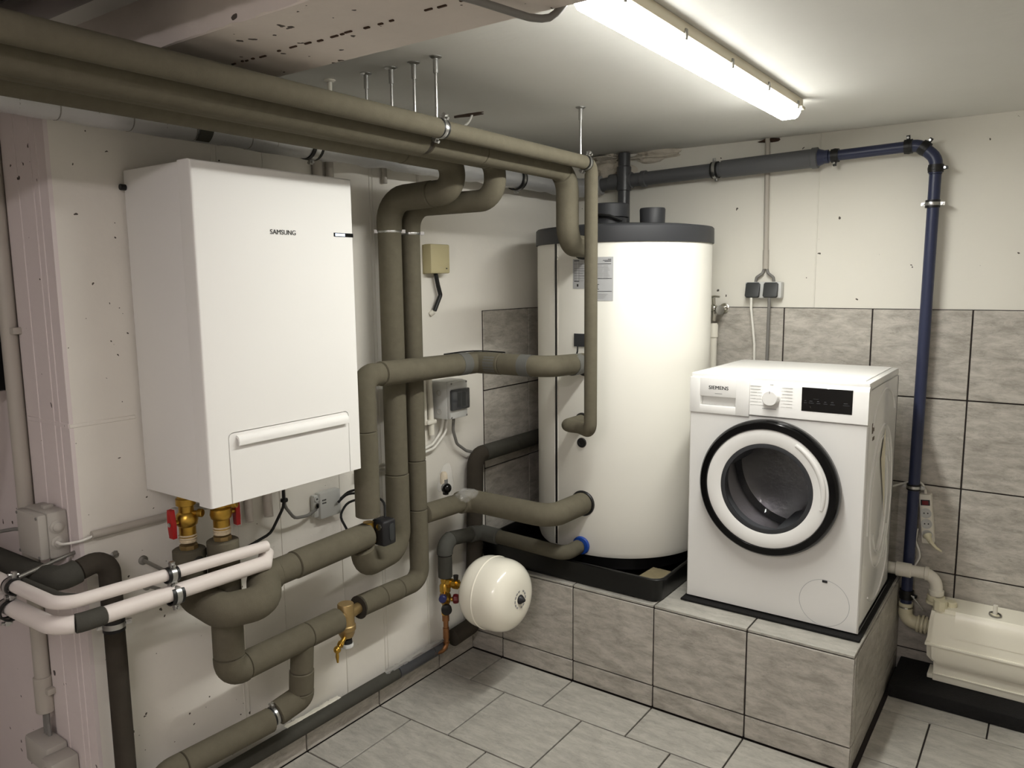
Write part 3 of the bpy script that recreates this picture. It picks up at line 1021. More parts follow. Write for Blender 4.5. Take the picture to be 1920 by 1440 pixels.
# ------------------------------------------------------------------ washing machine
def washer():
    x0, x1, y0, y1, z0, z1 = 0.9294, 1.5291, -0.7191, -0.1959, 0.4105, 1.2522
    t = thing('washing_machine', ((x0 + x1) / 2, (y0 + y1) / 2, z0), 'white front-loading washing machine on the plinth', 'washing machine')
    zp = 1.113   # bottom of the control panel
    cx, cz = 1.224, 0.870
    HR = 0.205
    # body: back, sides, bottom as a shell
    sh = MB()
    sh.box(x0, x1, y0 + .014, y1, z0, z0 + .02)
    sh.box(x0, x0 + .012, y0 + .012, y1, z0, z1 - .03, bev=.003)
    sh.box(x1 - .012, x1, y0 + .012, y1, z0, z1 - .03, bev=.003)
    sh.box(x0, x1, y1 - .012, y1, z0, z1 - .03)
    sh.build('cabinet', 'white_enamel', t)
    # front panel with round opening
    mb = MB(); n = 96
    fy = y0 + .001
    zt_ = zp - .002
    angs = sorted(set([2 * math.pi * i / n for i in range(n)] + [math.atan2(zz - cz, xx - cx) % (2 * math.pi) for xx in (x0, x1) for zz in (z0, zt_)]))
    inn, inb, outr = [], [], []
    for a in angs:
        ca, sa = math.cos(a), math.sin(a)
        k = min(((x1 - cx) / ca if ca > 1e-9 else (x0 - cx) / ca if ca < -1e-9 else 9), ((zt_ - cz) / sa if sa > 1e-9 else (z0 - cz) / sa if sa < -1e-9 else 9))
        inn.append(mb.bm.verts.new((cx + HR * ca, fy, cz + HR * sa)))
        inb.append(mb.bm.verts.new((cx + HR * ca, fy + .03, cz + HR * sa)))
        outr.append((cx + k * ca, cz + k * sa))
    of = [mb.bm.verts.new((min(max(x, x0 + .004), x1 - .004), fy, min(max(z, z0 + .002), zt_))) for x, z in outr]
    ob = [mb.bm.verts.new((x, fy + .005, z)) for x, z in outr]
    oc = [mb.bm.verts.new((x, fy + .016, z)) for x, z in outr]
    N = len(angs)
    for i in range(N):
        j = (i + 1) % N
        for a, b in ((inb, inn), (inn, of), (of, ob), (ob, oc)):
            mb.bm.faces.new((a[i], a[j], b[j], b[i]))
    bmesh.ops.recalc_face_normals(mb.bm, faces=list(mb.bm.faces))
    mb.build('front_panel', 'white_enamel_matt', t)
    # worktop
    top = MB().box(x0 + .001, x1 - .001, y0 + .006, y1, z1 - .028, z1 - .004, bev=.004).build('worktop', 'white_enamel', t)
    MB().box(x0 + .022, x1 - .022, y0 + .05, y1 - .02, z1 - .006, z1 - .0005, bev=.002).build('worktop_panel', 'white_enamel_matt', top)
    # control panel: slightly proud, leaning at the top
    xd = 1.1470
    zc1 = z1 - .028
    def strip(xa, xb, name, z0_, m='white_enamel'):
        poly = [(0, z0_), (0, zc1 + .006), (.006, zc1 + .012), (.03, zc1 + .012), (.03, z0_), ]
        pr_ = [(-.0055, z0_ + .003), (-.0045, zc1 - .006), (.001, zc1 + .008), (.008, zc1 + .013), (.03, zc1 + .013), (.03, z0_), (-.003, z0_)]
        M = Matrix(((0, 0, 1, xa), (1, 0, 0, y0), (0, 1, 0, 0), (0, 0, 0, 1)))
        return MB().prism(pr_, M, xb - xa, bev=.0).build(name, m, t)
    cp = strip(xd + .001, x1 - .0005, 'control_panel', zp)
    # detergent drawer front with a grip recess cut in as a real pocket
    ra, rb, rz0, rz1 = .970, 1.098, 1.135, 1.1675
    dz0 = zp - .006
    dr = MB()
    dr.box(x0 + .0005, ra, y0 - .0055, y0 + .03, dz0, zc1 + .010, bev=.0025)
    dr.box(rb, xd, y0 - .0055, y0 + .03, dz0, zc1 + .010, bev=.0025)
    dr.box(ra - .004, rb + .004, y0 - .0054, y0 + .03, dz0, rz0, bev=.0024)
    dr.box(ra - .004, rb + .004, y0 - .0054, y0 + .03, rz1, zc1 + .010, bev=.0024)
    dr.box(ra - .004, rb + .004, y0 + .022, y0 + .03, rz0 - .002, rz1 + .002)
    d = dr.build('detergent_drawer', 'white_enamel', t)
    yf = y0 - .0056
    text(d, 'SIEMENS', (1.037, yf, 1.2005), (1, 0, 0), (0, 0, 1), 0.0125, 'ink', width=.071, weight=.0004)
    MB().box(1.024, 1.050, yf - .0003, yf, 1.1785, 1.1805).build('print_line', 'ink_light', d)
    # dial
    kn = MB().lathe([(.0295, 0), (.0295, .004), (.0265, .006), (.0262, .020), (.024, .0225), (0, .0225)], frame((1.222, y0 - .004, 1.180), (0, -1, 0)), 40).build('dial', 'white_enamel', t)
    MB().box(1.2213, 1.2227, y0 - .0268, y0 - .026, 1.196, 1.204).build('dial_mark', 'ink', kn)
    # programme list around the dial
    for i in range(7):
        z = 1.216 - i * .0108
        w1 = (.036, .034, .022, .024, .018, .026, .042)[i]; w2 = (.034, .028, .034, .026, .020, .030, .020)[i]
        MB().box(1.1505, 1.1505 + w1, y0 - .0058, y0 - .0050, z, z + .0016).build('print_line', 'ink_faint', cp)
        MB().box(1.292 - w2, 1.292, y0 - .0058, y0 - .0050, z, z + .0016).build('print_line', 'ink_faint', cp)
        MB().box(1.1505 + w1 + .004, 1.189, y0 - .0058, y0 - .0050, z + .0004, z + .001).build('print_line', 'ink_faint', cp)
        MB().box(1.254, 1.292 - w2 - .003, y0 - .0058, y0 - .0050, z + .0004, z + .001).build('print_line', 'ink_faint', cp)
    MB().box(1.192, 1.240, y0 - .0058, y0 - .0050, 1.140, 1.1418).build('print_line', 'ink_light', cp)
    MB().box(1.216, 1.228, y0 - .0058, y0 - .0050, 1.2235, 1.2255).build('print_line', 'ink_light', cp)
    # display
    sc = MB().box(1.322, 1.4805, y0 - .0062, y0 + .01, 1.144, 1.2235, bev=.0008, seg=1).build('display', 'screen_black', t)
    for xx, w in ((1.330, .010), (1.3455, .016), (1.370, .012), (1.392, .012), (1.413, .014), (1.452, .020)):
        MB().box(xx, xx + w, y0 - .0066, y0 - .006, 1.172, 1.1735).build('print_line', 'screen_text', sc)
        MB().box(xx + .002, xx + w * .7, y0 - .0066, y0 - .006, 1.178, 1.180).build('print_line', 'screen_text', sc)
    MB().box(1.36, 1.376, y0 - .0066, y0 - .006, 1.1865, 1.1875).build('print_line', 'screen_text', sc)
    MB().box(1.453, 1.482, y0 - .0058, y0 - .0050, 1.2285, 1.2305).build('print_line', 'ink_faint', cp)
    # door
    Fd = frame((cx, y0, cz), (0, -1, 0), (1, 0, 0))
    MB().lathe([(.206, .004), (.232, .004), (.237, .010), (.238, .030), (.235, .041), (.229, .049), (.2085, .0505), (.206, .045)], Fd, 96, close=False).build('door_rim', 'black_gloss', t)
    wr = MB().lathe([(.206, .020), (.206, .0450), (.203, .0465), (.185, .0460), (.160, .0450), (.157, .0435), (.1565, .015)], Fd, 96, close=False).build('door_ring', 'white_enamel', t)
    # grip: a raised bright crescent at the upper right of the ring
    pts = []
    for i in range(13):
        a = R(-14 + 74 * i / 12)
        pts.append((cx + .190 * math.cos(a), y0 - .0435, cz + .190 * math.sin(a)))
    MB().tube(pts, lambda i, m_: .011 * (0.55 + 0.45 * math.sin(math.pi * (i + 1) / (m_ + 1))), n=12, end=.003).build('door_grip', 'white_enamel', wr)
    # glass bowl
    gl = MB().lathe([(.157, .0405), (.146, .0425), (.143, .036), (.138, .0), (.128, -.045), (.105, -.07), (.06, -.078), (0, -.079), (0, -.084), (.062, -.083), (.109, -.075), (.134, -.048), (.1435, -.003), (.148, .030), (.157, .036)], Fd, 72, close=False).build('door_glass', 'door_glass', t)
    MB().lathe([(.1565, .038), (.1565, .0425), (.150, .0440), (.1425, .0430), (.1425, .036)], Fd, 72, close=False).build('glass_rim', 'lid_charcoal', t)
    # grey gasket and drum behind
    MB().lathe([(.204, .002), (.196, .004), (.188, -.008), (.180, -.004), (.172, -.02), (.164, -.014), (.160, -.04), (.168, -.055), (.19, -.06)], Fd, 72, close=False).build('door_gasket', 'gasket', t)
    dm = MB().lathe([(.168, -.058), (.175, -.062), (.235, -.066), (.238, -.09), (.238, -.34), (.22, -.36), (0, -.375)], Fd, 72, close=False).build('drum', 'drum_steel', t)
    for k in range(3):
        a = R(40 + 120 * k)
        c = Vector((cx + .215 * math.cos(a), y0 + .21, cz + .215 * math.sin(a)))
        rad_ = Vector((-math.cos(a), 0, -math.sin(a)))
        MB().prism([(-.12, -.028), (.12, -.028), (.10, .0), (.12, .028), (-.12, .028)], frame(c, rad_, (0, 1, 0)), .05, bev=.015).build('drum_lifter', 'gasket', dm)
    # service cover at the bottom
    rc = MB().lathe([(.0795, 0), (.0805, .0008), (.0815, 0)], frame((1.4195, y0 + .0012, .4945), (0, -1, 0)), 64, close=False).build('service_cover', 'label_silver', t)
    MB().box(1.411, 1.428, y0 - .002, y0 + .002, .566, .574, bev=.0015).build('cover_catch', 'black_plastic', rc)
    # embossed swirls on the right-hand side
    sx = x1 + .0002
    def swirl(c, ry, rz, a0, a1, w=.0042):
        pts = [(sx, c[0] + ry * math.cos(R(a0 + (a1 - a0) * i / 24)), c[1] + rz * math.sin(R(a0 + (a1 - a0) * i / 24))) for i in range(25)]
        MB().tube(pts, w, n=8).build('side_embossing', 'white_enamel', t)
    swirl((-.45, 1.06), .20, .14, 20, 165)
    swirl((-.45, .80), .205, .275, -60, 195)
    swirl((-.45, .80), .165, .235, 30, 330)
    swirl((-.45, .80), .120, .180, -150, 60)
    swirl((-.45, .57), .18, .12, -140, 25)
    lab = MB().prism([(-.06, .0), (-.01, .10), (.05, -.20), (.062, -.235)][::1], frame((x1 + .004, -.43, .96), (1, 0.0, 0), (0, 1, 0)), .001).build('side_sticker', 'paper', t)
    for i, (yy, zz, w, h) in enumerate(((-.655, 1.075, .02, .035), (-.63, 1.08, .012, .03), (-.64, 1.05, .03, .012))):
        MB().box(x1, x1 + .0006, yy, yy + w, zz, zz + h).build('side_print', 'print_brown', t)
    for xx in (x0 + .05, x1 - .05):
        for yy in (y0 + .05, y1 - .05):
            MB().cyl((xx, yy, ZT + .0087), (xx, yy, z0 + .01), .02, n=16).build('foot', 'cable_black', t)
washer()
tag(MB().box(0.921, 1.542, -0.752, -0.06, ZT + .001, ZT + .0085, bev=.001, seg=1).build('rubber_mat', 'rubber_black'),
    'thin black rubber mat under the washing machine', 'rubber mat')

# ------------------------------------------------------------------ insulated heating pipes
YP = TC[1] - TR           # face of the tank ports
def hose(name, loc, label, cat='insulated pipe', group='insulated heating pipes'):
    return thing(name, loc, label, cat, group)

# ceiling pipes
t = hose('insulated_pipe', (0.645, -1.9, 1.96), 'outermost insulated ceiling pipe dropping thinly to the middle of the tank')
sleeves(t, [(.645, -4.97, 1.987), (.645, -0.945, 1.980), (.645, -0.945, 1.036), (.565, -0.885, 1.036), (.497, -0.885, 1.036), (.497, YP - .004, 1.036)],
        .0235, cuts=[(.645, -3.4, 1.987), (.645, -1.752, 1.982), (.645, -1.735, 1.982), (.645, -0.985, 1.98)], bend=.035, radii=[.026, .026, .020, .0232, .0232],
        mats=['foam', 'foam', 'foam_black', 'foam', 'foam'])
clamp(t, (.645, -1.744, 1.982), (0, 1, 0), .022, ear=(0.6, 0, 1), w=.012)
clamp(t, (.645, -0.985, 1.98), (0, 1, 0), .0215, ear=(0.5, 0, 1), w=.010)

t = hose('insulated_pipe', (0.563, -1.9, 1.94), 'thick insulated ceiling pipe bending down into the tank top port')
sleeves(t, [(.563, -4.95, 1.984), (.563, -0.969, 1.960), (.563, -0.969, 1.706), (.522, YP - .002, 1.706)],
        .0405, cuts=[(.563, -3.2, 1.984), (.563, -1.73, 1.976), (.563, -1.71, 1.976), (.563, -1.47, 1.97), (.563, -0.999, 1.96)], bend=.075,
        radii=[.042, .042, .036, .0375, .0365, .040], mats=['foam', 'foam', 'foam_black', 'foam', 'foam', 'foam'])

t = hose('insulated_pipe', (0.106, -1.283, 0.3), 'slimmer insulated riser beside the thick riser, feeding the brass dirt separator')
V2 = [(.48, -4.95, 1.981), (.48, -1.283, 1.972), (.48, -1.283, 1.845, .07), (.104, -1.283, 1.845, .075), (.104, -1.283, .470, .05), (.112, -1.60, .482)]
sleeves(t, V2, .0345, cuts=[(.48, -3.0, 1.98), (.48, -1.33, 1.97), (.104, -1.283, 1.752), (.104, -1.283, .93), (.104, -1.283, .745), (.104, -1.40, .47), (.108, -1.49, .478)],
        bend=.05, radii=[.035, .035, .036, .0335, .0345, .036, .037, .0375])
clamp(t, (.104, -1.283, 1.752), (0, 0, 1), .030, ear=(1, 1, 0), w=.010, rubber=False)

t = hose('insulated_pipe', (0.10, -1.383, 0.5), 'thick insulated riser hooking up into the diverter valve at its foot')
V1 = [(.384, -4.95, 1.980), (.384, -1.383, 1.972), (.384, -1.383, 1.870, .075), (.099, -1.383, 1.862, .08), (.099, -1.383, .622, .07), (.155, -1.600, .640, .06), (.168, -1.628, .715)]
sleeves(t, V1, .041, cuts=[(.384, -3.1, 1.98), (.384, -1.62, 1.97), (.30, -1.383, 1.862), (.099, -1.383, 1.755), (.099, -1.383, .90)], bend=.07,
        radii=[.041, .041, .042, .0435, .0405, .0425])
clamp(t, (.099, -1.383, 1.755), (0, 0, 1), .036, ear=(1, 1, 0), w=.010, rubber=False)

# from the diverter valve to the tank
t = hose('insulated_pipe', (0.18, -1.61, 0.8), 'insulated pipe with grey tape bands crossing to the middle of the tank')
Gp = [(.18, -1.608, .815), (.18, -1.608, 1.283, .045), (.18, -1.012, 1.272, .0), (.505, -1.008, 1.272, .07), (.505, YP - .003, 1.262)]
sleeves(t, Gp, .0405, cuts=[(.18, -1.608, 1.10), (.18, -1.53, 1.28), (.30, -1.008, 1.272), (.40, -1.008, 1.272)], bend=.05, radii=[.041, .0385, .0415, .040, .0395][:5])
def band(parent, c, ax, r, w, m='tape_grey', name='tape_band'):
    ax = Vector(ax).normalized()
    MB().lathe([(r * .9, 0), (r + .0008, 0), (r + .0008, w), (r * .9, w)], frame(Vector(c) - ax * w / 2, ax), 28, close=False).build(name, m, parent)
band(t, (.18, -1.105, 1.274), (0, 1, -.018), .0417, .05)
band(t, (.262, -1.0115, 1.272), (1, .012, 0), .0402, .05)
band(t, (.412, -1.0095, 1.272), (1, .012, 0), .0402, .045)
band(t, (.505, -0.82, 1.263), (0, 1, -.02), .0402, .05)
cable('sensor_cable', [(.16, -1.18, 1.316), (.175, -1.10, 1.319), (.19, -1.02, 1.318), (.24, -1.0, 1.316), (.30, -0.99, 1.314)], .0028, 'cable_black', parent=t)

t = hose('insulated_pipe', (0.10, -1.2, 0.7), 'insulated branch pipe bending from the riser to the lower tank port')
sleeves(t, [(.115, -1.262, .722), (.122, -1.005, .715, .05), (.50, -.985, .705, .07), (.50, YP - .003, .700)], .0425,
        cuts=[(.118, -1.06, .716)], bend=.06, radii=[.037, .0445])

# cold water feed
t = hose('insulated_pipe', (0.07, -1.095, 0.42), 'dark grey insulated cold water pipe ending at the blue collar', group='dark insulated pipes')
sleeves(t, [(.07, -1.097, .410), (.07, -1.097, .566, .045), (.075, -.870, .535, .0), (.494, -.872, .525, .045), (.494, YP - .022, .525)], .030,
        cuts=[(.07, -1.097, .505), (.07, -1.06, .56), (.075, -.94, .545), (.17, -.87, .533)], bend=.045, radii=[.0285, .032, .029, .033, .0285],
        mats=['foam_dark', 'foam_gray', 'foam_dark', 'foam_gray', 'foam_brown'])
MB().cyl((.494, YP - .026, .525), (.494, YP + .004, .525), .0185, n=20).build('pipe_fitting', 'zinc', t)

# pipe behind the tank that runs down to the floor
t = hose('insulated_pipe', (0.042, -0.88, 0.1), 'dark insulated pipe coming from behind the tank down the wall', group='dark insulated pipes')
sleeves(t, [(.055, -.03, .862), (.055, -.872, .862, .05), (.042, -.886, .125, .03), (.042, -1.03, .118)], .0345, cuts=[(.05, -.60, .862), (.05, -.82, .85)], bend=.05,
        mats=['foam_dark', 'foam_dark', 'foam_black'])
t = hose('insulated_pipe', (0.042, -1.8, 0.09), 'dark grey pipe wrapped in film lying along the wall skirting', group='dark insulated pipes')
sleeves(t, [(.044, -1.085, .112), (.042, -2.40, .120)], .0245, cuts=[(.044, -1.16, .112), (.044, -1.36, .114)], mats=['pipe_darkgrey', 'pipe_darkgrey', 'foam_dark'])
def film_strip(parent, y0, y1, x, z, r, seed, m):
    rnd = random.Random(seed); t_ = MB(); n = 30
    rows = []
    for i in range(n + 1):
        y = y0 + (y1 - y0) * i / n
        rows.append([t_.bm.verts.new((x + r * math.cos(R(a)) * k, y + rnd.uniform(-.004, .004), z + r * math.sin(R(a)) * k)) for a, k in ((60, 1.03 + rnd.uniform(0, .06)), (80, 1.05 + rnd.uniform(0, .10)), (105, 1.04 + rnd.uniform(0, .15)), (125, 1.08 + rnd.uniform(0, .2)))])
    for a, b in zip(rows[:-1], rows[1:]):
        for k in range(3): t_.bm.faces.new((a[k], a[k + 1], b[k + 1], b[k]))
    return t_.build('foil_wrap', m, parent, sharp=20)
film_strip(t, -1.10, -1.42, .042, .113, .0245, 2, 'foil')
film_strip(t, -1.63, -1.86, .030, .116, .0230, 3, 'pvc_white')

# flow pipe of the heat pump, passing in front of its neighbour
t = hose('insulated_pipe', (0.105, -2.205, 0.66), 'insulated pipe from the outer shut-off valve bulging towards the diverter valve')
sleeves(t, [(.105, -2.205, .868), (.105, -2.205, .738, .05), (.228, -2.195, .712, .05), (.276, -2.095, .716, .05), (.192, -2.035, .746, .04), (.178, -1.612, .752)], .042,
        cuts=[(.105, -2.205, .78), (.182, -1.995, .75), (.182, -1.925, .752)], radii=[.043, .047, .040, .0425])
# return pipe
t = hose('insulated_pipe', (0.158, -2.138, 0.45), 'insulated pipe from the inner shut-off valve down to the dirt separator')
sleeves(t, [(.165, -2.140, .886), (.158, -2.138, .492, .04), (.135, -1.715, .482)], .041, cuts=[(.158, -2.138, .545), (.156, -2.09, .49), (.142, -1.852, .486)], radii=[.0425, .0435, .041, .0405])
# branch to the floor
t = hose('insulated_pipe', (0.12, -1.87, 0.2), 'insulated elbow dropping from the return pipe towards the floor')
sleeves(t, [(.140, -1.868, .470), (.122, -1.868, .282, .02), (.110, -1.955, .262)], .0355, cuts=[(.13, -1.868, .375), (.122, -1.868, .305)], bend=.02, radii=[.036, .0385, .0395])
clamp(t, (.109, -1.966, .260), (0, -1, -.1), .026, ear=(0, 0.1, 1), w=.012, ears=1)
t = hose('insulated_pipe', (0.10, -2.2, 0.2), 'straight thick insulated pipe running low along the wall')
sleeves(t, [(.108, -1.978, .252), (.100, -2.33, .258, .05), (.100, -2.38, .05)], .0375, cuts=[(.10, -2.265, .24)], bend=.06)

# dark vertical pipe at the wall end, turning round the corner
t = hose('insulated_pipe', (0.06, -2.40, 0.0), 'dark insulated pipe standing at the wall corner and bending round it', group='dark insulated pipes')
sleeves(t, [(-1.48, -2.525, .835), (-.03, -2.525, .862, .07), (.06, -2.515, .873, .03), (.06, -2.40, .898, .04), (.06, -2.40, .002)], .0255,
        cuts=[(-.07, -2.525, .86), (.06, -2.475, .88), (.06, -2.40, .72), (.06, -2.40, .705)], bend=.04, radii=[.029, .0305, .0265, .0225, .0255],
        mats=['foam_dark', 'foam_dark', 'foam_black', 'foam_black', 'foam_black'])
clamp(t, (.06, -2.40, .712), (0, 0, 1), .0235, ear=(.4, 1, 0), w=.014)

# ------------------------------------------------------------------ pipe hangers
def hanger(x, y, zb, label, m='zinc'):
    t = thing('pipe_hanger', (x, y, zb), label, 'hanger rod', 'threaded hanger rods')
    MB().lathe([(.0, 0), (.017, 0), (.017, .002), (.012, .005), (.008, .006), (0, .006)], frame((x, y, H_), (0, 0, -1)), 20).build('flange', m, t)
    MB().cyl((x, y, H_ - .004), (x, y, H_ - .042), .0068, n=12).build('sleeve', m, t)
    MB().cyl((x, y, H_ - .04), (x, y, zb), .0038, n=10).build('rod', m, t)
hanger(.25, -1.763, 2.045, 'short pale hanger rod, the one farthest from the lamp', 'pvc_white')
hanger(.384, -1.750, 2.010, 'hanger rod second from the short pale one')
hanger(.480, -1.750, 2.010, 'hanger rod in the middle of the row of five')
hanger(.563, -1.750, 2.012, 'fourth hanger rod, beside the longest visible rod')
hanger(.645, -1.757, 2.004, 'longest visible hanger rod of the row, at the outer pipe clamp')
hanger(.640, -1.010, 2.000, 'single hanger rod near the tank')

# ------------------------------------------------------------------ wrapped duct near the left wall
t = thing('wrapped_duct', (.10, -1.5, 1.95), 'white film wrapped duct running under the ceiling along the wall', 'duct')
def wobble(poly, amp, seed, step=.035):
    rnd = random.Random(seed); out = []
    for a, b in zip(poly[:-1], poly[1:]):
        n = max(1, int((b - a).length / step))
        for i in range(n): out.append(a + (b - a) * i / n)
    out.append(poly[-1])
    return [p + Vector((rnd.uniform(-amp, amp), 0, rnd.uniform(-amp, amp))) for p in out]
rw = random.Random(5)
MB().tube(wobble([Vector((.10, -4.94, 2.003)), Vector((.10, -1.735, 2.003))], .0015, 1, .05), lambda i, m: .0445 + .0012 * math.sin(i * 2.1), n=24).build('duct_wrap', 'silver_film', t)
MB().tube(wobble([Vector((.10, -1.70, 2.004)), Vector((.10, -.30, 2.010))], .003, 2, .045), lambda i, m: .043 + .002 * math.sin(i * 1.7) + .0015 * math.sin(i * 4.1), n=24).build('duct_wrap', 'silver_film', t)
MB().tube(path([(.10, -.33, 2.01), (.10, -.075, 2.012, .10), (.20, -.062, 2.022)], .1), .044, n=24).build('duct_elbow', 'silver_film', t)
clamp(t, (.10, -1.717, 2.003), (0, 1, 0), .044, ear=(0, 0, 1), w=.018)
clamp(t, (.10, -.62, 2.006), (0, 1, 0), .045, ear=(0, 0, 1), w=.014)
def patch(parent, y0, y1, a0, a1, r, m='foam_dark', c=(.10, 2.003)):
    mb = MB(); n = 6
    g = []
    for yy, sh in ((y0, 0), (y1, .0)):
        g.append([mb.bm.verts.new((c[0] + r * math.cos(R(a0 + (a1 - a0) * i / n)), yy, c[1] + r * math.sin(R(a0 + (a1 - a0) * i / n)))) for i in range(n + 1)])
    for i in range(n): mb.bm.faces.new((g[0][i], g[0][i + 1], g[1][i + 1], g[1][i]))
    mb.build('tape_patch', m, parent)
patch(t, -2.115, -2.075, -70, 0, .0475)
for k in range(12):
    y = -2.72 + k * .085
    band(t, (.10, y, 2.003), (0.0, 1, .25), .0448, .0022, 'zinc_dull', 'wrap_seam')

# ------------------------------------------------------------------ diverter valve with actuator
t = thing('diverter_valve', (.18, -1.61, .70), 'brass diverter valve with a black actuator between the pipes', 'valve')
MB().lathe([(.018, 0), (.018, .03), (.024, .035), (.024, .07), (.018, .075), (.018, .10)], frame((.18, -1.608, .795), (0, 0, -1)), 20).build('valve_body', 'brass', t)
MB().cyl((.18, -1.66, .752), (.18, -1.60, .752), .019, n=18).build('side_port', 'brass', t)
a = MB().box(.175, .235, -1.592, -1.532, .712, .800, bev=.010, seg=3).build('actuator', 'black_plastic', t)
MB().prism([(-.011, -.022), (-.006, -.029), (.006, -.029), (.011, -.022), (.011, .022), (.006, .029), (-.006, .029), (-.011, .022)], frame((.2345, -1.556, .757), (1, 0, 0), (0, 1, 0)), .003, bev=.001).build('actuator_button', 'socket_dark', a)
MB().lathe([(.007, 0), (.011, .003), (.011, .006), (.007, .006)], frame((.215, -1.590, .780), (0, -1, 0)), 16).build('actuator_knob', 'chrome', a)
cable('actuator_cable', [(.20, -1.55, .798), (.16, -1.51, .84), (.10, -1.53, .865), (.05, -1.58, .865), (.045, -1.615, .842)], .0042, 'cable_black', parent=a)

# ------------------------------------------------------------------ brass dirt separator
t = thing('dirt_separator', (.13, -1.67, .37), 'bronze dirt separator with a drain tap in the return pipe', 'filter')
MB().lathe([(.0, 0), (.025, 0), (.0275, .003), (.0275, .072), (.028, .073), (.0315, .076), (.0315, .090), (.028, .094), (.027, .104), (.021, .117), (.0, .120)], frame((.125, -1.672, .522), (0, 0, -1)), 32).build('separator_body', 'bronze', t)
MB().cyl((.118, -1.60, .483), (.13, -1.66, .483), .0185, n=20).build('pipe_union', 'bronze', t)
MB().cyl((.13, -1.70, .484), (.127, -1.66, .483), .0185, n=20).build('pipe_union', 'bronze', t)
MB().lathe([(.017, 0), (.018, .012), (.018, .018)], frame((.125, -1.672, .398), (0, 0, -1)), 20).build('magnet_ring', 'cable_black', t)
MB().lathe([(.020, 0), (.0215, .002), (.0215, .012), (.016, .014)], frame((.125, -1.672, .383), (0, 0, -1)), 24).build('bottom_cap', 'box_lightgrey', t)
d = MB().cyl((.135, -1.69, .412), (.150, -1.735, .394), .008, n=14)
d.cyl((.142, -1.712, .403), (.146, -1.722, .399), .0115, n=6)
d.sphere((.151, -1.738, .393), .0125, 14)
d = d.build('drain_tap', 'brass', t)
MB().tube([(.152, -1.740, .383), (.153, -1.741, .370), (.154, -1.741, .350)], lambda i, m: (.005, .006, .003)[i], n=8).build('tap_key', 'brass', d)
MB().lathe([(.040, 0), (.040, .003), (.030, .003)], frame((.119, -1.607, .483), (0, -1, 0)), 24).build('insulation_end', 'foam_black', t)

# ------------------------------------------------------------------ safety group, copper feed and expansion vessel
t = thing('safety_group', (.07, -1.10, .10), 'brass safety valve group with blue, red and black caps', 'safety valve')
b = MB()
b.lathe([(.016, 0), (.018, .01), (.016, .02), (.022, .03), (.022, .055), (.016, .06), (.020, .075), (.020, .10), (.014, .11), (.014, .13), (.017, .135), (.017, .15), (.012, .155)], frame((.07, -1.10, .408), (0, 0, -1)), 20)
b.cyl((.07, -1.10, .392), (.212, -1.098, .400), .0125, n=16)
b.cyl((.088, -1.10, .393), (.105, -1.10, .394), .019, n=6)
b.cyl((.118, -1.10, .395), (.135, -1.10, .396), .020, n=8)
b.cyl((.07, -1.10, .345), (.105, -1.15, .352), .013, n=14)
b.cyl((.07, -1.10, .31), (.112, -1.145, .305), .015, n=14)
b.sphere((.07, -1.10, .33), .024, 16)
b.build('group_body', 'brass', t)
MB().lathe([(.012, 0), (.0155, .003), (.0155, .022), (.012, .026)], frame((.100, -1.148, .351), Vector((.55, -.8, .05))), 12).build('blue_cap', 'blue_dark', t)
MB().lathe([(.016, 0), (.021, .003), (.021, .018), (.014, .022)], frame((.108, -1.140, .305), Vector((.72, -.69, -.05))), 24).build('black_cap', 'cable_black', t)
MB().lathe([(.010, 0), (.019, .004), (.021, .012), (.019, .022), (.012, .026)], frame((.095, -1.085, .322), Vector((.80, .58, 0))), 8).build('red_cap', 'dark_red', t)
MB().cyl((.09, -1.09, .32), (.10, -1.083, .322), .009, n=10).build('cap_stem', 'brass', t)
MB().cyl((.127, -1.10, .41), (.127, -1.10, .432), .008, r1=.011, n=12).build('vent_cap', 'cable_black', t)
t = tag(MB().tube(path([(.07, -1.10, .258), (.07, -1.10, .105, .028), (.055, -1.16, .112)], .028), .0105, n=14).cyl((.07, -1.10, .23), (.07, -1.10, .26), .0145, n=14)
        .cyl((.07, -1.10, .155), (.07, -1.10, .20), .0128, n=14).cyl((.07, -1.10, .135), (.07, -1.10, .14), .013, n=14).build('copper_pipe', 'copper'),
        'short copper pipe bent at the foot of the safety group', 'copper pipe')

t = thing('expansion_vessel', (.30, -1.097, .26), 'cream round expansion vessel with a black centre cap', 'expansion vessel')
VX = .208; VL = .226; VR = .137
prof = []
for i in range(0, 13):
    a = R(90 * i / 12)
    prof.append((VR * math.sin(a) ** .55 if a > 0 else 0, .085 * (1 - math.cos(a) ** .9)))
shell = prof[:]
shell += [(VR + .0005, VL * .42), (VR + .003, VL * .43), (VR + .003, VL * .445), (VR + .0005, VL * .455)]
for i in range(12, -1, -1):
    a = R(90 * i / 12)
    shell.append((VR * math.sin(a) ** .55 if a > 0 else 0, VL - .09 * (1 - math.cos(a) ** .9)))
FV = frame((VX, -1.097, .402), (1, 0, .012))
MB().lathe(shell, FV, 56).build('vessel_shell', 'vessel_cream', t)
c = MB().lathe([(.018, -.004), (.018, .006), (.016, .010), (.004, .026), (0, .027)], frame((VX + VL - .004, -1.097, .405), (1, 0, .012)), 24).build('valve_cap', 'black_plastic', t)
for k in range(14):
    a = R(360 * k / 14)
    if k in (3, 10): continue
    cc = Vector((VX + VL + .0005, -1.097 + .033 * math.cos(a), .405 + .033 * math.sin(a)))
    MB().prism([(-.005, -.003), (.005, -.003), (.005, .003), (-.005, .003)], frame(cc, (1, 0, 0), (0, -math.sin(a), math.cos(a))), .0006).build('print_mark', 'ink_light', t)

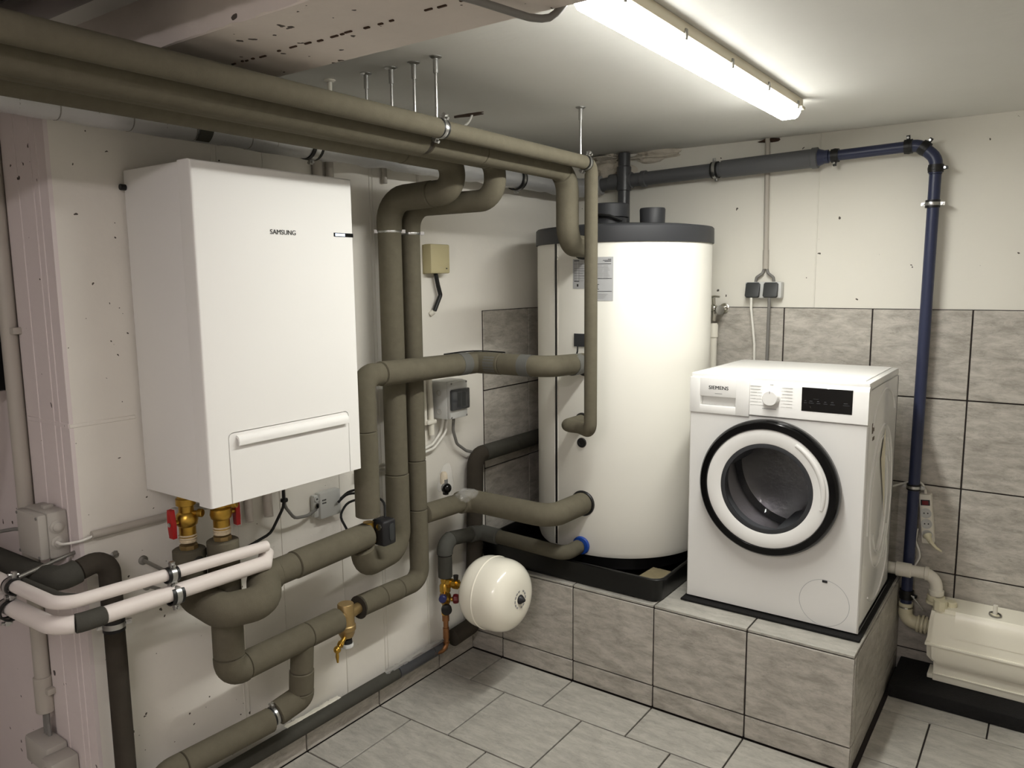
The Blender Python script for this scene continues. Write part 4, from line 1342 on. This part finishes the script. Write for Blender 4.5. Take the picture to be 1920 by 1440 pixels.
# ------------------------------------------------------------------ white pipes on stand-off clamps at the left
XW = 0.222
t = thing('white_pipe', (XW, -2.3, .84), 'upper white plastic pipe on a stand-off clamp, turning the wall corner', 'pipe', 'white plastic pipes')
sleeves(t, [(XW - .004, -2.036, .847), (XW, -2.595, .872, .05), (-1.48, -2.605, .85)], .0155, cuts=[], bend=.06, m='pvc_painted', name='pipe_wall', end=.002)
cable('drain_hose', [(.05, -2.10, .835), (XW - .03, -2.25, .850), (XW - .025, -2.52, .862), (XW - .06, -2.56, .868), (.0, -2.575, .875)], .0075, 'foam_dark', parent=t)
clamp(t, (XW, -2.328, .858), (0, 1, -.05), .0165, ear=(0.15, 0, 1), w=.013)
MB().cyl((0.0, -2.279, .835), (XW - .018, -2.322, .856), .005, n=10).build('stand_off_rod', 'zinc_dull', t)
MB().lathe([(.013, 0), (.013, .003), (.008, .006)], frame((0, -2.279, .835), (1, 0, 0)), 16).build('rod_flange', 'zinc_dull', t)
clamp(t, (-.004, -2.6, .8685), (1, 0, .01), .0165, ear=(0, .2, 1), w=.013)
MB().cyl((-.03, -2.44, .90), (-.006, -2.585, .885), .005, n=10).build('stand_off_rod', 'zinc_dull', t)
t = thing('white_pipe', (XW, -2.3, .78), 'lower white plastic pipe with a dark tape joint, beneath its twin', 'pipe', 'white plastic pipes')
sleeves(t, [(XW - .03, -2.020, .818, .0), (XW, -2.050, .801, .0), (XW, -2.600, .818, .06), (-1.48, -2.615, .79)], .0205, cuts=[(XW, -2.50, .813), (XW, -2.565, .817)], bend=.07,
        mats=['pvc_painted', 'foam_dark', 'pvc_painted'], radii=[.0205, .0225, .021], name='pipe_wall', end=.002)
clamp(t, (XW, -2.322, .803), (0, 1, -.05), .0215, ear=(-.15, 0, 1), w=.014)
MB().cyl((0.0, -2.274, .760), (XW - .022, -2.318, .802), .005, n=10).build('stand_off_rod', 'zinc_dull', t)
MB().lathe([(.013, 0), (.013, .003), (.008, .006)], frame((0, -2.274, .760), (1, 0, 0)), 16).build('rod_flange', 'zinc_dull', t)
clamp(t, (-.012, -2.61, .811), (1, 0, .01), .022, ear=(0, .2, 1), w=.014)

# painted ducts below the heat pump
for (y, r, lab) in ((-1.985, .010, 'thin painted conduit under the heat pump, closest to the valves'), (-1.945, .012, 'painted conduit in the middle of the three under the heat pump'), (-1.875, .014, 'painted conduit nearest the small grey box')):
    tag(MB().tube(path([(.014, y, 1.30), (.014, y, .90, .02), (.03, y - .01, .86)], .02), r, n=12).build('wall_conduit', 'pvc_painted'), lab, 'conduit')

# conduit with cable from the junction box
t = thing('cable_conduit', (.012, -2.3, .94), 'slim grey conduit running behind the heat pump valves', 'conduit')
MB().tube([(.014, -2.415, .946), (.014, -2.0, .942)], .0105, n=14).build('conduit_tube', 'trunk_grey', t)
MB().tube(path([(-.05, -2.475, .935), (-.02, -2.475, .932), (.014, -2.44, .938), (.014, -2.40, .946)], .03), .0035, n=8).build('conduit_cable', 'cable_white', t)
MB().box(0, .026, -2.19, -2.175, .928, .960, bev=.003).build('conduit_clip', 'trunk_grey', t)

# big grey junction box on the pillar
t = thing('junction_box', (-.11, -2.44, .89), 'grey junction box with cable glands on the pillar', 'junction box')
MB().box(-.178, -.050, -2.490, -2.4405, .890, 1.012, bev=.006).build('box_body', 'box_grey', t)
cv = MB().box(-.176, -.052, -2.512, -2.489, .892, 1.010, bev=.006).build('box_cover', 'box_grey', t)
for xx in (-.168, -.060):
    for zz in (.900, 1.002):
        MB().cyl((xx, -2.5135, zz), (xx, -2.511, zz), .004, n=10).build('cover_screw', 'cable_grey', cv)
for zz in (.972, .930):
    MB().lathe([(.018, 0), (.018, .004), (.013, .006), (.012, .009), (.007, .012), (.005, .012)], frame((-.052, -2.468, zz), (1, 0, 0)), 20).build('cable_gland', 'box_grey', t)
MB().box(-.12, -.10, -2.475, -2.45, 1.010, 1.020, bev=.002).build('box_tab', 'box_grey', t)
cable('box_cable', [(-.176, -2.48, .945), (-.22, -2.50, .944), (-.30, -2.52, .925), (-.6, -2.55, .90)], .005, 'cable_grey', 'grey cable leaving the junction box sideways')
cable('box_cable', [(-.10, -2.46, .892), (-.115, -2.47, .84), (-.16, -2.47, .80), (-.2, -2.46, .74)], .004, 'cable_grey', 'grey cable hanging from the underside of the junction box')

# vertical conduit with a clip, ending in cables above an old box
t = thing('vertical_conduit', (-.252, -2.455, .4), 'grey plastic conduit standing beside the pillar', 'conduit')
MB().cyl((-.252, -2.455, .43), (-.252, -2.455, 2.158), .0205, n=20).build('conduit_tube', 'trunk_grey', t)
MB().cyl((-.252, -2.455, .395), (-.252, -2.455, .50), .0245, n=20, bev=.002).build('conduit_socket', 'trunk_grey', t)
for z in (.462, 1.467):
    MB().box(-.278, -.212, -2.462, -2.440, z - .009, z + .009, bev=.003).build('conduit_clip', 'trunk_grey', t)
for dx in (-.010, 0, .010):
    MB().tube(path([(-.252 + dx, -2.455, .41), (-.252 + dx, -2.456, .36), (-.235 + dx * 1.5, -2.462, .305)], .02), .0055, n=8).build('conduit_cable', 'cable_grey', t)
t = thing('old_switch_box', (-.2, -2.47, .24), 'old grey box low on the pillar under the conduit', 'junction box')
MB().box(-.300, -.165, -2.500, -2.4405, .250, .330, bev=.010).build('box_body', 'box_grey', t)
MB().box(-.170, -.105, -2.515, -2.4405, .235, .315, bev=.010).build('box_cover', 'box_grey', t)
MB().box(-.140, -.115, -2.520, -2.512, .255, .300, bev=.004).build('box_lever', 'trunk_grey', t)
tag(MB().box(-.42, -.285, -2.53, -2.43, 1.305, 1.475, bev=.01).build('black_box', 'cable_black'), 'black device at the edge beside the conduit', 'device')
cable('black_hose', [(-.33, -2.50, 1.32), (-.32, -2.52, 1.18), (-.39, -2.53, 1.02)], .012, 'cable_black', 'black hose hanging below the black device')

# wall plug hole left of the pipe
lump('wall_plug', (.0, -2.354, .873), .012, (.5, 1.2, .9), 'zinc_dull', 21, parent=wall_left, sub=2)

# small grey sensor box with cables
t = thing('sensor_box', (0, -1.64, .80), 'small light grey sensor box on the wall under the heat pump', 'junction box')
MB().box(.004, .034, -1.682, -1.592, .796, .886, bev=.006).build('box_body', 'box_lightgrey', t)
MB().box(.004, .024, -1.700, -1.680, .805, .880, bev=.004).build('gland_strip', 'box_lightgrey', t)
for z in (.868, .845):
    MB().lathe([(.009, 0), (.009, .006), (.004, .006), (.004, .002)], frame((.022, -1.690, z), (1, 0, 0)), 14).build('cable_gland', 'chrome' if z < .85 else 'box_lightgrey', t)
for zz, w in ((.858, .017), (.848, .018)):
    for k in range(3):
        MB().box(.0338, .0345, -1.674 + k * .006, -1.6695 + k * .006, zz, zz + .005).build('print_mark', 'ink', t)
cable('grey_cable', [(.06, -1.848, 1.03), (.06, -1.848, .89), (.045, -1.80, .835), (.035, -1.74, .826), (.02, -1.69, .832)], .0052, 'cable_grey', 'grey cable looping from the heat pump to the sensor box')
cable('black_cable', [(.066, -1.852, 1.03), (.062, -1.852, .89), (.055, -1.90, .815), (.05, -1.98, .795), (.05, -2.06, .775)], .0045, 'cable_black', 'thin dark cable curving from the heat pump behind the white pipe')
MB_ = MB().lathe([(.011, 0), (.012, .004), (.011, .010)], frame((.063, -1.85, .905), (0, 0, 1)), 12).build('cable_tie', 'cable_black'); tag(MB_, 'black cable tie holding two cables under the heat pump', 'cable tie')
cable('black_cable', [(.03, -1.60, .842), (.045, -1.57, .868), (.08, -1.54, .88)], .0042, 'cable_black', 'short black cable rising from the sensor box')
cable('black_cable', [(.10, -1.63, .76), (.06, -1.625, .80), (.055, -1.585, .835), (.08, -1.55, .845)], .0042, 'cable_black', 'black cable arching behind the diverter valve pipe')

# beige sensor housing and its black tube
t = thing('thermostat_box', (.0, -1.05, 1.61), 'beige wall-mounted sensor housing above the tank pipe', 'sensor box')
MB().box(.0, .006, -1.108, -1.000, 1.612, 1.722, bev=.002).build('back_plate', 'beige', t)
cv = MB().box(.005, .046, -1.110, -.998, 1.613, 1.724, bev=.006).build('housing', 'beige', t)
MB().box(.046, .0466, -1.062, -1.042, 1.6345, 1.6355).build('print_line', 'trunk_grey', cv)
MB().box(.046, .0466, -1.024, -1.016, 1.630, 1.634).build('print_mark', 'ink', cv)
cable('black_tube', [(.022, -1.058, 1.612), (.022, -1.045, 1.565), (.022, -1.032, 1.53, .01), (.016, -1.062, 1.470)], .0085, 'cable_black', 'short black flexible tube under the beige housing', bend=.02)
tag(MB().cyl((0, -1.072, 1.456), (.012, -1.062, 1.466), .010, n=14).build('wall_grommet', 'pvc_white'), 'white grommet where the black tube enters the wall', 'grommet')

# small fuse box
t = thing('fuse_box', (0, -1.02, 1.05), 'grey fuse box with a tinted window behind the tape-banded pipe', 'fuse box')
MB().box(0, .078, -1.075, -.965, 1.046, 1.196, bev=.005).build('box_body', 'box_lightgrey', t)
MB().box(.077, .096, -1.073, -.967, 1.048, 1.194, bev=.005).build('box_cover', 'box_lightgrey', t)
w = MB().box(.094, .108, -1.077, -.965, 1.082, 1.165, bev=.006).build('window', 'plastic_window', t)
for i in range(2):
    MB().box(.1075, .1085, -1.045 + i * .028, -1.022 + i * .028, 1.094, 1.153, bev=.0004, seg=1).build('breaker', 'socket_dark', w)
for y in (-1.066, -.974):
    for z in (1.054, 1.188):
        MB().cyl((.095, y, z), (.0972, y, z), .004, n=10).build('cover_screw', 'cable_grey', t)
for z in (1.075, 1.15):
    MB().lathe([(.011, 0), (.0115, .0012), (.009, .0012), (.0085, 0)], frame((.04, -1.075, z), (0, -1, 0)), 20, close=False).build('knockout', 'box_grey', t)
t = thing('white_conduit', (.018, -1.10, 1.0), 'white conduit with a clip beside the fuse box', 'conduit')
MB().tube([(.018, -1.098, .985), (.018, -1.108, 1.24)], .0115, n=14).build('conduit_tube', 'pvc_white', t)
MB().tube([(.016, -1.132, 1.03), (.016, -1.135, 1.24)], .008, n=12).build('side_tube', 'pvc_white', t)
MB().box(0, .034, -1.135, -1.083, 1.030, 1.046, bev=.004).build('conduit_clip', 'pvc_white', t)
cable('white_cable', [(.03, -1.04, 1.048), (.025, -1.05, .99), (.02, -1.10, .945), (.018, -1.19, .93)], .0055, 'cable_white', 'white cable sagging from the fuse box to the risers')
cable('white_cable', [(.045, -1.03, 1.048), (.035, -1.035, .985), (.022, -1.09, .93), (.018, -1.19, .918)], .0055, 'cable_white', 'second white cable sagging just below the first')
cable('grey_cable', [(.05, -1.0, 1.048), (.04, -.995, .99), (.03, -.96, .925), (.03, -.90, .885), (.035, -.86, .872)], .0062, 'cable_grey', 'grey cable curving from the fuse box to the dark pipe')
for z, r in ((.905, .009), (.922, .006)):
    tag(MB().tube([(.02, -1.50, z), (.02, -1.33, z)], r, n=10).build('wall_tube', 'pvc_white'), 'white tube behind the thick riser, the %s of two' % ('thicker' if r > .007 else 'thinner'), 'conduit')
for i, y in enumerate((-1.512, -1.468)):
    tag(MB().tube([(.018, -1.62 + i * .05, 1.70), (.018, -1.62 + i * .05, 2.15)], .016 - i * .002, n=14).build('wall_conduit', 'trunk_grey'), ('wider' if i == 0 else 'narrower') + ' grey conduit rising behind the heat pump top corner', 'conduit')
tag(MB().tube([(.012, -1.31, 1.93), (.012, -1.31, 2.15)], .010, n=12).build('wall_conduit', 'trunk_grey'), 'short grey conduit behind the ceiling pipe loops', 'conduit')

# plastic bags left on the fittings
def bag(name, c, sc, seed, label, rot=0):
    o = lump(name, c, 1.0, sc, 'clear_film', seed, amp=.22, sub=4)
    o.data.materials[0] = MATS['clear_film']
    return tag(o, label, 'plastic bag')
bag('plastic_bag', (.150, -1.055, .752), (.030, .048, .024), 31, 'crumpled clear plastic bag lying on the branch pipe')
t = thing('air_vent', (.06, -1.10, .75), 'brass air vent wrapped in clear plastic on the branch pipe', 'air vent')
MB().lathe([(.012, 0), (.012, .02), (.016, .022), (.016, .03), (.009, .034), (.009, .06)], frame((.085, -1.10, .755), (0, 0, 1)), 16).build('vent_body', 'cable_black', t)
MB().sphere((.092, -1.105, .782), .021, 16).build('vent_knob', 'black_gloss', t)
MB().lathe([(.014, 0), (.016, .01), (.014, .04), (.008, .048)], frame((.075, -1.098, .795), (0, 0, 1)), 16).build('vent_cap', 'hemp', t)
o = lump('wrap', (.080, -1.095, .815), 1.0, (.026, .036, .062), 'clear_film', 33, amp=.2, sub=4, parent=None)
o.parent = t; o.location = -Vector(t.location)

# ------------------------------------------------------------------ grey and blue waste pipe on the back wall
YB = -0.062
t = thing('waste_pipe', (.7, YB, 2.0), 'grey plastic waste pipe with a cross fitting under the ceiling', 'waste pipe')
MB().tube(path([(.20, YB, 2.022), (.315, YB, 2.031), (1.10, YB, 2.052)], .0), .030, n=24).build('pipe_run', 'pipe_grey', t)
MB().tube([(.78, YB, 2.0435), (1.165, YB, 2.0535)], .0365, n=26, end=.003).build('pipe_run', 'pipe_grey', t)
MB().tube([(1.150, YB, 2.053), (1.176, YB, 2.0537)], .041, n=26, end=.004).build('pipe_socket', 'pipe_grey', t)
MB().tube([(.405, YB, 2.0335), (.43, YB, 2.034)], .036, n=24, end=.003).build('pipe_socket', 'pipe_grey', t)
MB().tube([(.245, YB, 2.0305), (.36, YB, 2.033)], .036, n=24, end=.004).build('cross_fitting', 'pipe_grey', t)
MB().cyl((.322, YB - .012, 2.154), (.322, YB - .012, 1.60), .0275, n=22).build('stack_pipe', 'pipe_darkgrey', t)
MB().cyl((.322, YB - .012, 2.095), (.322, YB - .012, 1.985), .033, n=22, bev=.003).build('cross_fitting', 'pipe_darkgrey', t)
clamp(t, (.752, YB, 2.043), (1, 0, .03), .0315, ear=(0, -.3, 1), w=.013)
t = thing('blue_riser_pipe', (1.58, YB, .29), 'blue plastic riser pipe bending along the top of the wall', 'waste pipe')
bl = [(1.172, YB, 2.0535), (1.535, YB, 2.064, .055), (1.592, YB, 2.012, .055), (1.580, YB, .285)]
sleeves(t, bl, .0205, cuts=[(1.215, YB, 2.055), (1.50, YB, 2.063), (1.592, YB, 1.955)], m='pipe_blue', name='pipe_run', bend=.05, radii=[.026, .0205, .0225, .0205], end=.002)
MB().tube([(1.176, YB, 2.0537), (1.205, YB, 2.0545)], lambda i, m: (.034, .024)[i], n=22).build('reducer', 'pipe_blue', t)
for c, ax, ear in (((1.238, YB, 2.0555), (1, 0, .03), (0, -.2, -1)), ((1.497, YB, 2.063), (1, 0, .03), (0, -.2, 1)), ((1.550, YB, 2.052), (.8, 0, -.6), (.6, -.1, .8)), ((1.592, YB, 1.975), (0, 0, 1), (1, -.2, 0))):
    clamp(t, c, ax, .0225, ear=ear, w=.012, band='cable_black', rubber=True, ears=1)
clamp(t, (1.5885, YB, 1.848), (0, 0, 1), .0215, ear=(1, .0, 0), w=.012)
clamp(t, (1.5825, YB, .772), (0, 0, 1), .0215, ear=(1, .0, 0), w=.010)
clamp(t, (1.5803, YB, .335), (0, 0, 1), .0215, ear=(1, -.3, 0), w=.016, band='cable_black', ears=1)
MB().cyl((1.60, YB - .02, .34), (1.645, YB - .03, .295), .0028, n=8).build('clamp_rod', 'zinc', t)

# ------------------------------------------------------------------ sockets
t = thing('conduit_to_socket', (.962, -.015, 1.58), 'grey conduit dropping from the ceiling to the double socket', 'conduit')
MB().tube([(.957, -.016, 2.158), (.966, -.016, 1.625)], .0105, n=14).build('conduit_tube', 'trunk_grey', t)
MB().tube([(.965, -.016, 1.70), (.966, -.016, 1.62)], .0125, n=14).build('conduit_socket', 'trunk_grey', t)
for sgn in (-1, 1):
    MB().tube(path([(.966 + sgn * .004, -.016, 1.626), (.966 + sgn * .012, -.018, 1.602, .01), (.966 + sgn * .036, -.022, 1.585, .01), (.966 + sgn * .040, -.022, 1.560)], .012, R(15)), .0058, n=10).build('conduit_cable', 'cable_grey', t)
lump('plaster_chip', (.955, -.008, 2.15), .03, (1.3, .5, .3), 'hole_dark', 44, parent=wall_back, sub=2)
t = thing('double_socket', (.965, -.03, 1.49), 'light grey surface-mounted double socket on the back wall', 'socket')
MB().box(.888, 1.042, -.042, -.0005, 1.497, 1.566, bev=.006).build('socket_body', 'box_lightgrey', t)
for xx in (.924, 1.000):
    lid = MB().prism([(-.030, -.026), (-.024, -.032), (.024, -.032), (.030, -.026), (.030, .026), (.024, .032), (-.024, .032), (-.030, .026)], frame((xx, -.042, 1.530), (0, -1, .25), (1, 0, 0)), .014, bev=.003).build('flap_cover', 'socket_dark', t)
cable('white_flex', [(.921, -.055, 1.500), (.921, -.052, 1.455), (.928, -.045, 1.38), (.936, -.04, 1.30), (.938, -.04, 1.22), (.945, -.05, 1.1)], .0055, 'cable_white', 'white power cable hanging from the double socket')
cable('grey_flex', [(.998, -.055, 1.500), (.998, -.055, 1.47), (.994, -.045, 1.40), (.992, -.04, 1.25), (.994, -.05, 1.1)], .0065, 'cable_grey', 'grey power cable hanging from the double socket')

# power strip
t = thing('power_strip', (1.63, -.03, .55), 'white power strip with a red switch hanging on the back wall', 'power strip')
c0 = Vector((1.631, -.0105, .645)); ax = Vector((.105, 0, -.995)).normalized()
Fs = frame(c0, (0, -1, 0), (-ax.z, 0, ax.x))
Fs = Matrix(((-ax.z, -ax.x, 0, c0.x), (0, 0, -1, c0.y), (ax.x, -ax.z, 0, c0.z), (0, 0, 0, 1)))
def onstrip(x, y, z=0): return Fs @ Vector((x, y, z))
MB().prism([(-.022, -.094), (-.018, -.098), (.018, -.098), (.022, -.094), (.022, .094), (.018, .098), (-.018, .098), (-.022, .094)], Fs, .034, bev=.005).build('strip_body', 'pvc_white', t)
MB().prism([(-.016, -.011), (.016, -.011), (.016, .011), (-.016, .011)], Fs @ Matrix.Translation((0, .066, .033)), .003, bev=.001).build('switch_frame', 'black_plastic', t)
MB().prism([(-.011, -.008), (.011, -.008), (.011, .008), (-.011, .008)], Fs @ Matrix.Translation((0, .066, .035)), .003, bev=.001).build('red_switch', 'dark_red', t)
for yy in (.024, -.018, -.062):
    s = MB().lathe([(.0195, 0), (.0195, .0016), (.017, .0016), (.0165, .0004), (0, .0004)], Fs @ Matrix.Translation((0, yy, .034)), 28, close=False).build('outlet', 'box_lightgrey', t)
    for dx in (-.0065, .0065):
        MB().lathe([(.0026, 0), (.0026, .001), (0, .001)], Fs @ Matrix.Translation((dx, yy, .0342)), 10).build('pin_hole', 'ink', s)
MB().tube([onstrip(0, .097, .017), onstrip(.0, .112, .017), onstrip(-.004, .125, .017)], lambda i, m: (.006, .005, .004)[i], n=10).build('cord_relief', 'pvc_white', t)
p0 = onstrip(0, -.062, .036)
t = thing('power_plug', tuple(p0), 'cream angled plug in the lowest outlet of the power strip', 'plug')
MB().lathe([(.0165, 0), (.0165, .006), (.012, .012), (.009, .024), (.0085, .03)], frame(p0, Vector((.45, -.55, -.6))), 20).build('plug_body', 'pvc_cream', t)
p1 = p0 + Vector((.45, -.55, -.6)).normalized() * .028
MB().tube([p1, p1 + Vector((.022, -.006, -.020)), p1 + Vector((.040, .004, -.034))], lambda i, m: (.0075, .0055, .0035)[i], n=10).build('strain_relief', 'pvc_cream', t)
cable('white_flex', [onstrip(-.004, .125, .017), (1.612, -.028, .775), (1.59, -.028, .792), (1.54, -.03, .772), (1.48, -.06, .75)], .0042, 'cable_white', 'white cable from the power strip passing behind the blue riser')
cable('white_flex', [(1.602, -.035, .60), (1.597, -.04, .55), (1.612, -.04, .515), (1.617, -.035, .485), (1.60, -.05, .45)], .0040, 'cable_white', 'white cable loop hanging beside the blue riser')

# ------------------------------------------------------------------ sewage lifting pump
tag(MB().box(1.567, 2.95, -.282, -.014, .001, .052, bev=.004).build('rubber_slab', 'rubber_black'), 'thick black rubber slab under the cream lifting pump', 'rubber mat')
t = thing('lifting_pump', (1.92, -.11, .053), 'cream plastic sewage lifting pump on a black rubber slab', 'pump')
px0, px1 = 1.672, 2.185
def body_ring(x, y0_, y1_, z0_, z1_, r0, r1):
    pass
MB().box(px0 + .026, px1 - .03, -.162, -.035, .053, .145, bev=.004).build('base', 'pump_cream', t)
MB().box(px0 + .026, px1 - .028, -.166, -.033, .080, .086, bev=.002).build('base_rim', 'pump_cream', t)
MB().box(px0 + .006, px0 + .032, -.150, -.06, .053, .070, bev=.003).build('foot', 'pump_cream', t)
# tub: tapered lower half
tb = bmesh.new()
lo = [(px0 + .022, -.176), (px1 - .022, -.176), (px1 - .022, -.024), (px0 + .022, -.024)]
mi = [(px0 + .004, -.190), (px1 - .004, -.190), (px1 - .004, -.018), (px0 + .004, -.018)]
hi = [(px0 + .001, -.196), (px1 - .001, -.196), (px1 - .001, -.016), (px0 + .001, -.016)]
rows = [[tb.verts.new((x, y, z)) for x, y in q] for q, z in ((lo, .126), (mi, .150), (hi, .205))]
for a_, b_ in zip(rows[:-1], rows[1:]):
    for i in range(4): tb.faces.new((a_[i], a_[(i + 1) % 4], b_[(i + 1) % 4], b_[i]))
tb.faces.new(rows[0][::-1]); tb.faces.new(rows[-1])
bmesh.ops.bevel(tb, geom=[e for e in tb.edges if abs(e.verts[0].co.z - e.verts[1].co.z) > .01], offset=.018, segments=4, affect='EDGES')
MB().merge(tb).build('tub', 'pump_cream', t)
MB().box(px0 - .003, px1 + .003, -.201, -.012, .203, .214, bev=.003).build('tub_rim', 'pump_cream', t)
tb = bmesh.new()
rows = [[tb.verts.new((x, y, z)) for x, y in q] for q, z in ((hi, .212), ([(px0 + .006, -.188), (px1 - .006, -.188), (px1 - .006, -.018), (px0 + .006, -.018)], .300), ([(px0 + .012, -.180), (px1 - .012, -.180), (px1 - .012, -.018), (px0 + .012, -.018)], .345))]
for a_, b_ in zip(rows[:-1], rows[1:]):
    for i in range(4): tb.faces.new((a_[i], a_[(i + 1) % 4], b_[(i + 1) % 4], b_[i]))
tb.faces.new(rows[0][::-1]); tb.faces.new(rows[-1])
bmesh.ops.bevel(tb, geom=[e for e in tb.edges if abs(e.verts[0].co.z - e.verts[1].co.z) > .01 or (e.verts[0].co.z > .34 and e.verts[1].co.z > .34)], offset=.014, segments=4, affect='EDGES')
lid = MB().merge(tb).build('lid', 'pump_cream', t)
hood = [(-.1945, .250), (-.1905, .299), (-.1825, .341), (-.176, .3475), (-.05, .3475), (-.05, .335), (-.16, .335), (-.17, .250)]
MB().prism(hood, Matrix(((0, 0, 1, 1.762), (1, 0, 0, 0), (0, 1, 0, 0), (0, 0, 0, 1))), px1 - .02 - 1.762).build('motor_hood', 'pump_cream', lid)
MB().cyl((1.708, -.152, .335), (1.708, -.152, .372), .024, n=8).build('inlet_cap', 'pvc_cream', t)
MB().cyl((1.742, -.120, .338), (1.742, -.120, .364), .019, n=24, bev=.003).build('vent_cap', 'pvc_cream', t)
MB().cyl((1.883, -.135, .340), (1.883, -.135, .353), .016, n=18, bev=.003).build('outlet_boss', 'pvc_cream', t)
MB().cyl((1.883, -.135, .350), (1.883, -.135, .388), .0075, n=14).build('outlet_spigot', 'pvc_white', t)
MB().lathe([(.017, -.002), (.021, -.002), (.021, .003), (.017, .003)], frame((1.884, -.137, .352), (.12, -.1, 1)), 24, close=False).build('spring_ring', 'zinc_dull', t)

t = thing('drain_elbow', (1.62, -.065, .2), 'cream drain elbow joining the blue riser to the pump', 'pipe fitting')
MB().tube(path([(1.580, YB, .300), (1.580, YB, .228, .035), (1.668, YB - .006, .224)], .035), .0255, n=22).build('elbow', 'pvc_cream', t)
for xx, r in ((1.628, .034), (1.643, .036), (1.656, .034)):
    MB().cyl((xx - .005, YB - .004, .226), (xx + .005, YB - .004, .2255), r, n=24, bev=.002).build('coupling_ring', 'pvc_cream', t)
MB().lathe([(.026, 0), (.029, 0), (.029, .006), (.026, .006)], frame((1.580, YB, .282), (0, 0, 1)), 24, close=False).build('hose_clip', 'chrome', t)
t = thing('drain_pipe', (1.60, -.10, .34), 'white plastic drain pipe running from behind the washing machine to the pump', 'waste pipe')
MB().tube(path([(1.30, -.115, .448), (1.685, -.112, .452, .045), (1.688, -.112, .345)], .045), .0225, n=22).build('pipe_run', 'pvc_white', t)
for a_, b_, r in (((1.545, -.114, .4505), (1.60, -.1135, .451), .0275), ((1.645, -.1128, .4515), (1.660, -.1125, .4518), .0265), ((1.688, -.112, .395), (1.688, -.112, .375), .0265), ((1.688, -.112, .372), (1.688, -.112, .352), .031), ((1.688, -.112, .352), (1.688, -.112, .340), .034)):
    MB().tube([a_, b_], r, n=22, end=.003).build('coupling_ring', 'pvc_white' if r < .03 else 'pvc_cream', t)

# ------------------------------------------------------------------ water tap behind the tank
t = thing('water_tap', (.80, -.06, 1.40), 'chrome water tap peeping out behind the tank', 'tap')
b = MB().cyl((.79, -.004, 1.452), (.79, -.10, 1.452), .012, n=16)
b.lathe([(.022, 0), (.022, .003), (.014, .006)], frame((.79, -.012, 1.452), (0, -1, 0)), 20)
b.sphere((.775, -.10, 1.455), .018, 16)
b.cyl((.775, -.10, 1.46), (.772, -.10, 1.50), .008, n=12)
b.cyl((.775, -.10, 1.45), (.774, -.10, 1.40), .010, n=14)
b.build('tap_body', 'chrome', t)
MB().tube([(.760, -.10, 1.503), (.775, -.10, 1.506), (.800, -.10, 1.504)], .0045, n=10).build('tap_lever', 'chrome', t)
MB().lathe([(.012, 0), (.020, .002), (.021, .008), (.012, .012)], frame((.80, -.105, 1.447), (.8, -.6, 0)), 20).build('valve_handle', 'zinc_dull', t)
tag(MB().cyl((.774, -.10, 1.05), (.774, -.10, 1.39), .017, n=18).cyl((.774, -.10, 1.33), (.774, -.10, 1.385), .021, n=18).build('hose_connector', 'pvc_white'), 'white drain connector below the chrome tap', 'pipe fitting')

# ------------------------------------------------------------------ cables at the ceiling, near vent pipe
cable('ceiling_cable', [(1.16, -2.42, 2.040), (1.20, -2.30, 2.036), (1.237, -2.20, 2.028), (1.256, -2.165, 2.030), (1.27, -2.14, 2.06), (1.25, -2.05, 2.13), (1.24, -1.98, 2.145)], .0065, 'cable_grey', 'grey lamp cable hanging below the beam edge')
cable('white_cable', [(.285, -1.145, 2.162), (.275, -1.155, 2.13), (.25, -1.19, 2.10), (.22, -1.25, 2.07)], .004, 'cable_white', 'white cable coming out of the ripped ceiling hole')
tag(MB().tube([(-1.48, -2.585, 2.125), (2.98, -2.585, 2.125)], .028, n=20).build('vent_pipe', 'vent_pipe'), 'pale pipe crossing under the ceiling in front of the beam', 'pipe')
tag(MB().tube([(-1.48, -2.70, 2.12), (2.98, -2.70, 2.12)], .034, n=20).build('ceiling_shade_bar', 'foam_black'), 'dark bar painting the ceiling shade beside the pale pipe', 'pipe')  # no pipe here: dark bar drawn where the ceiling lies in shade
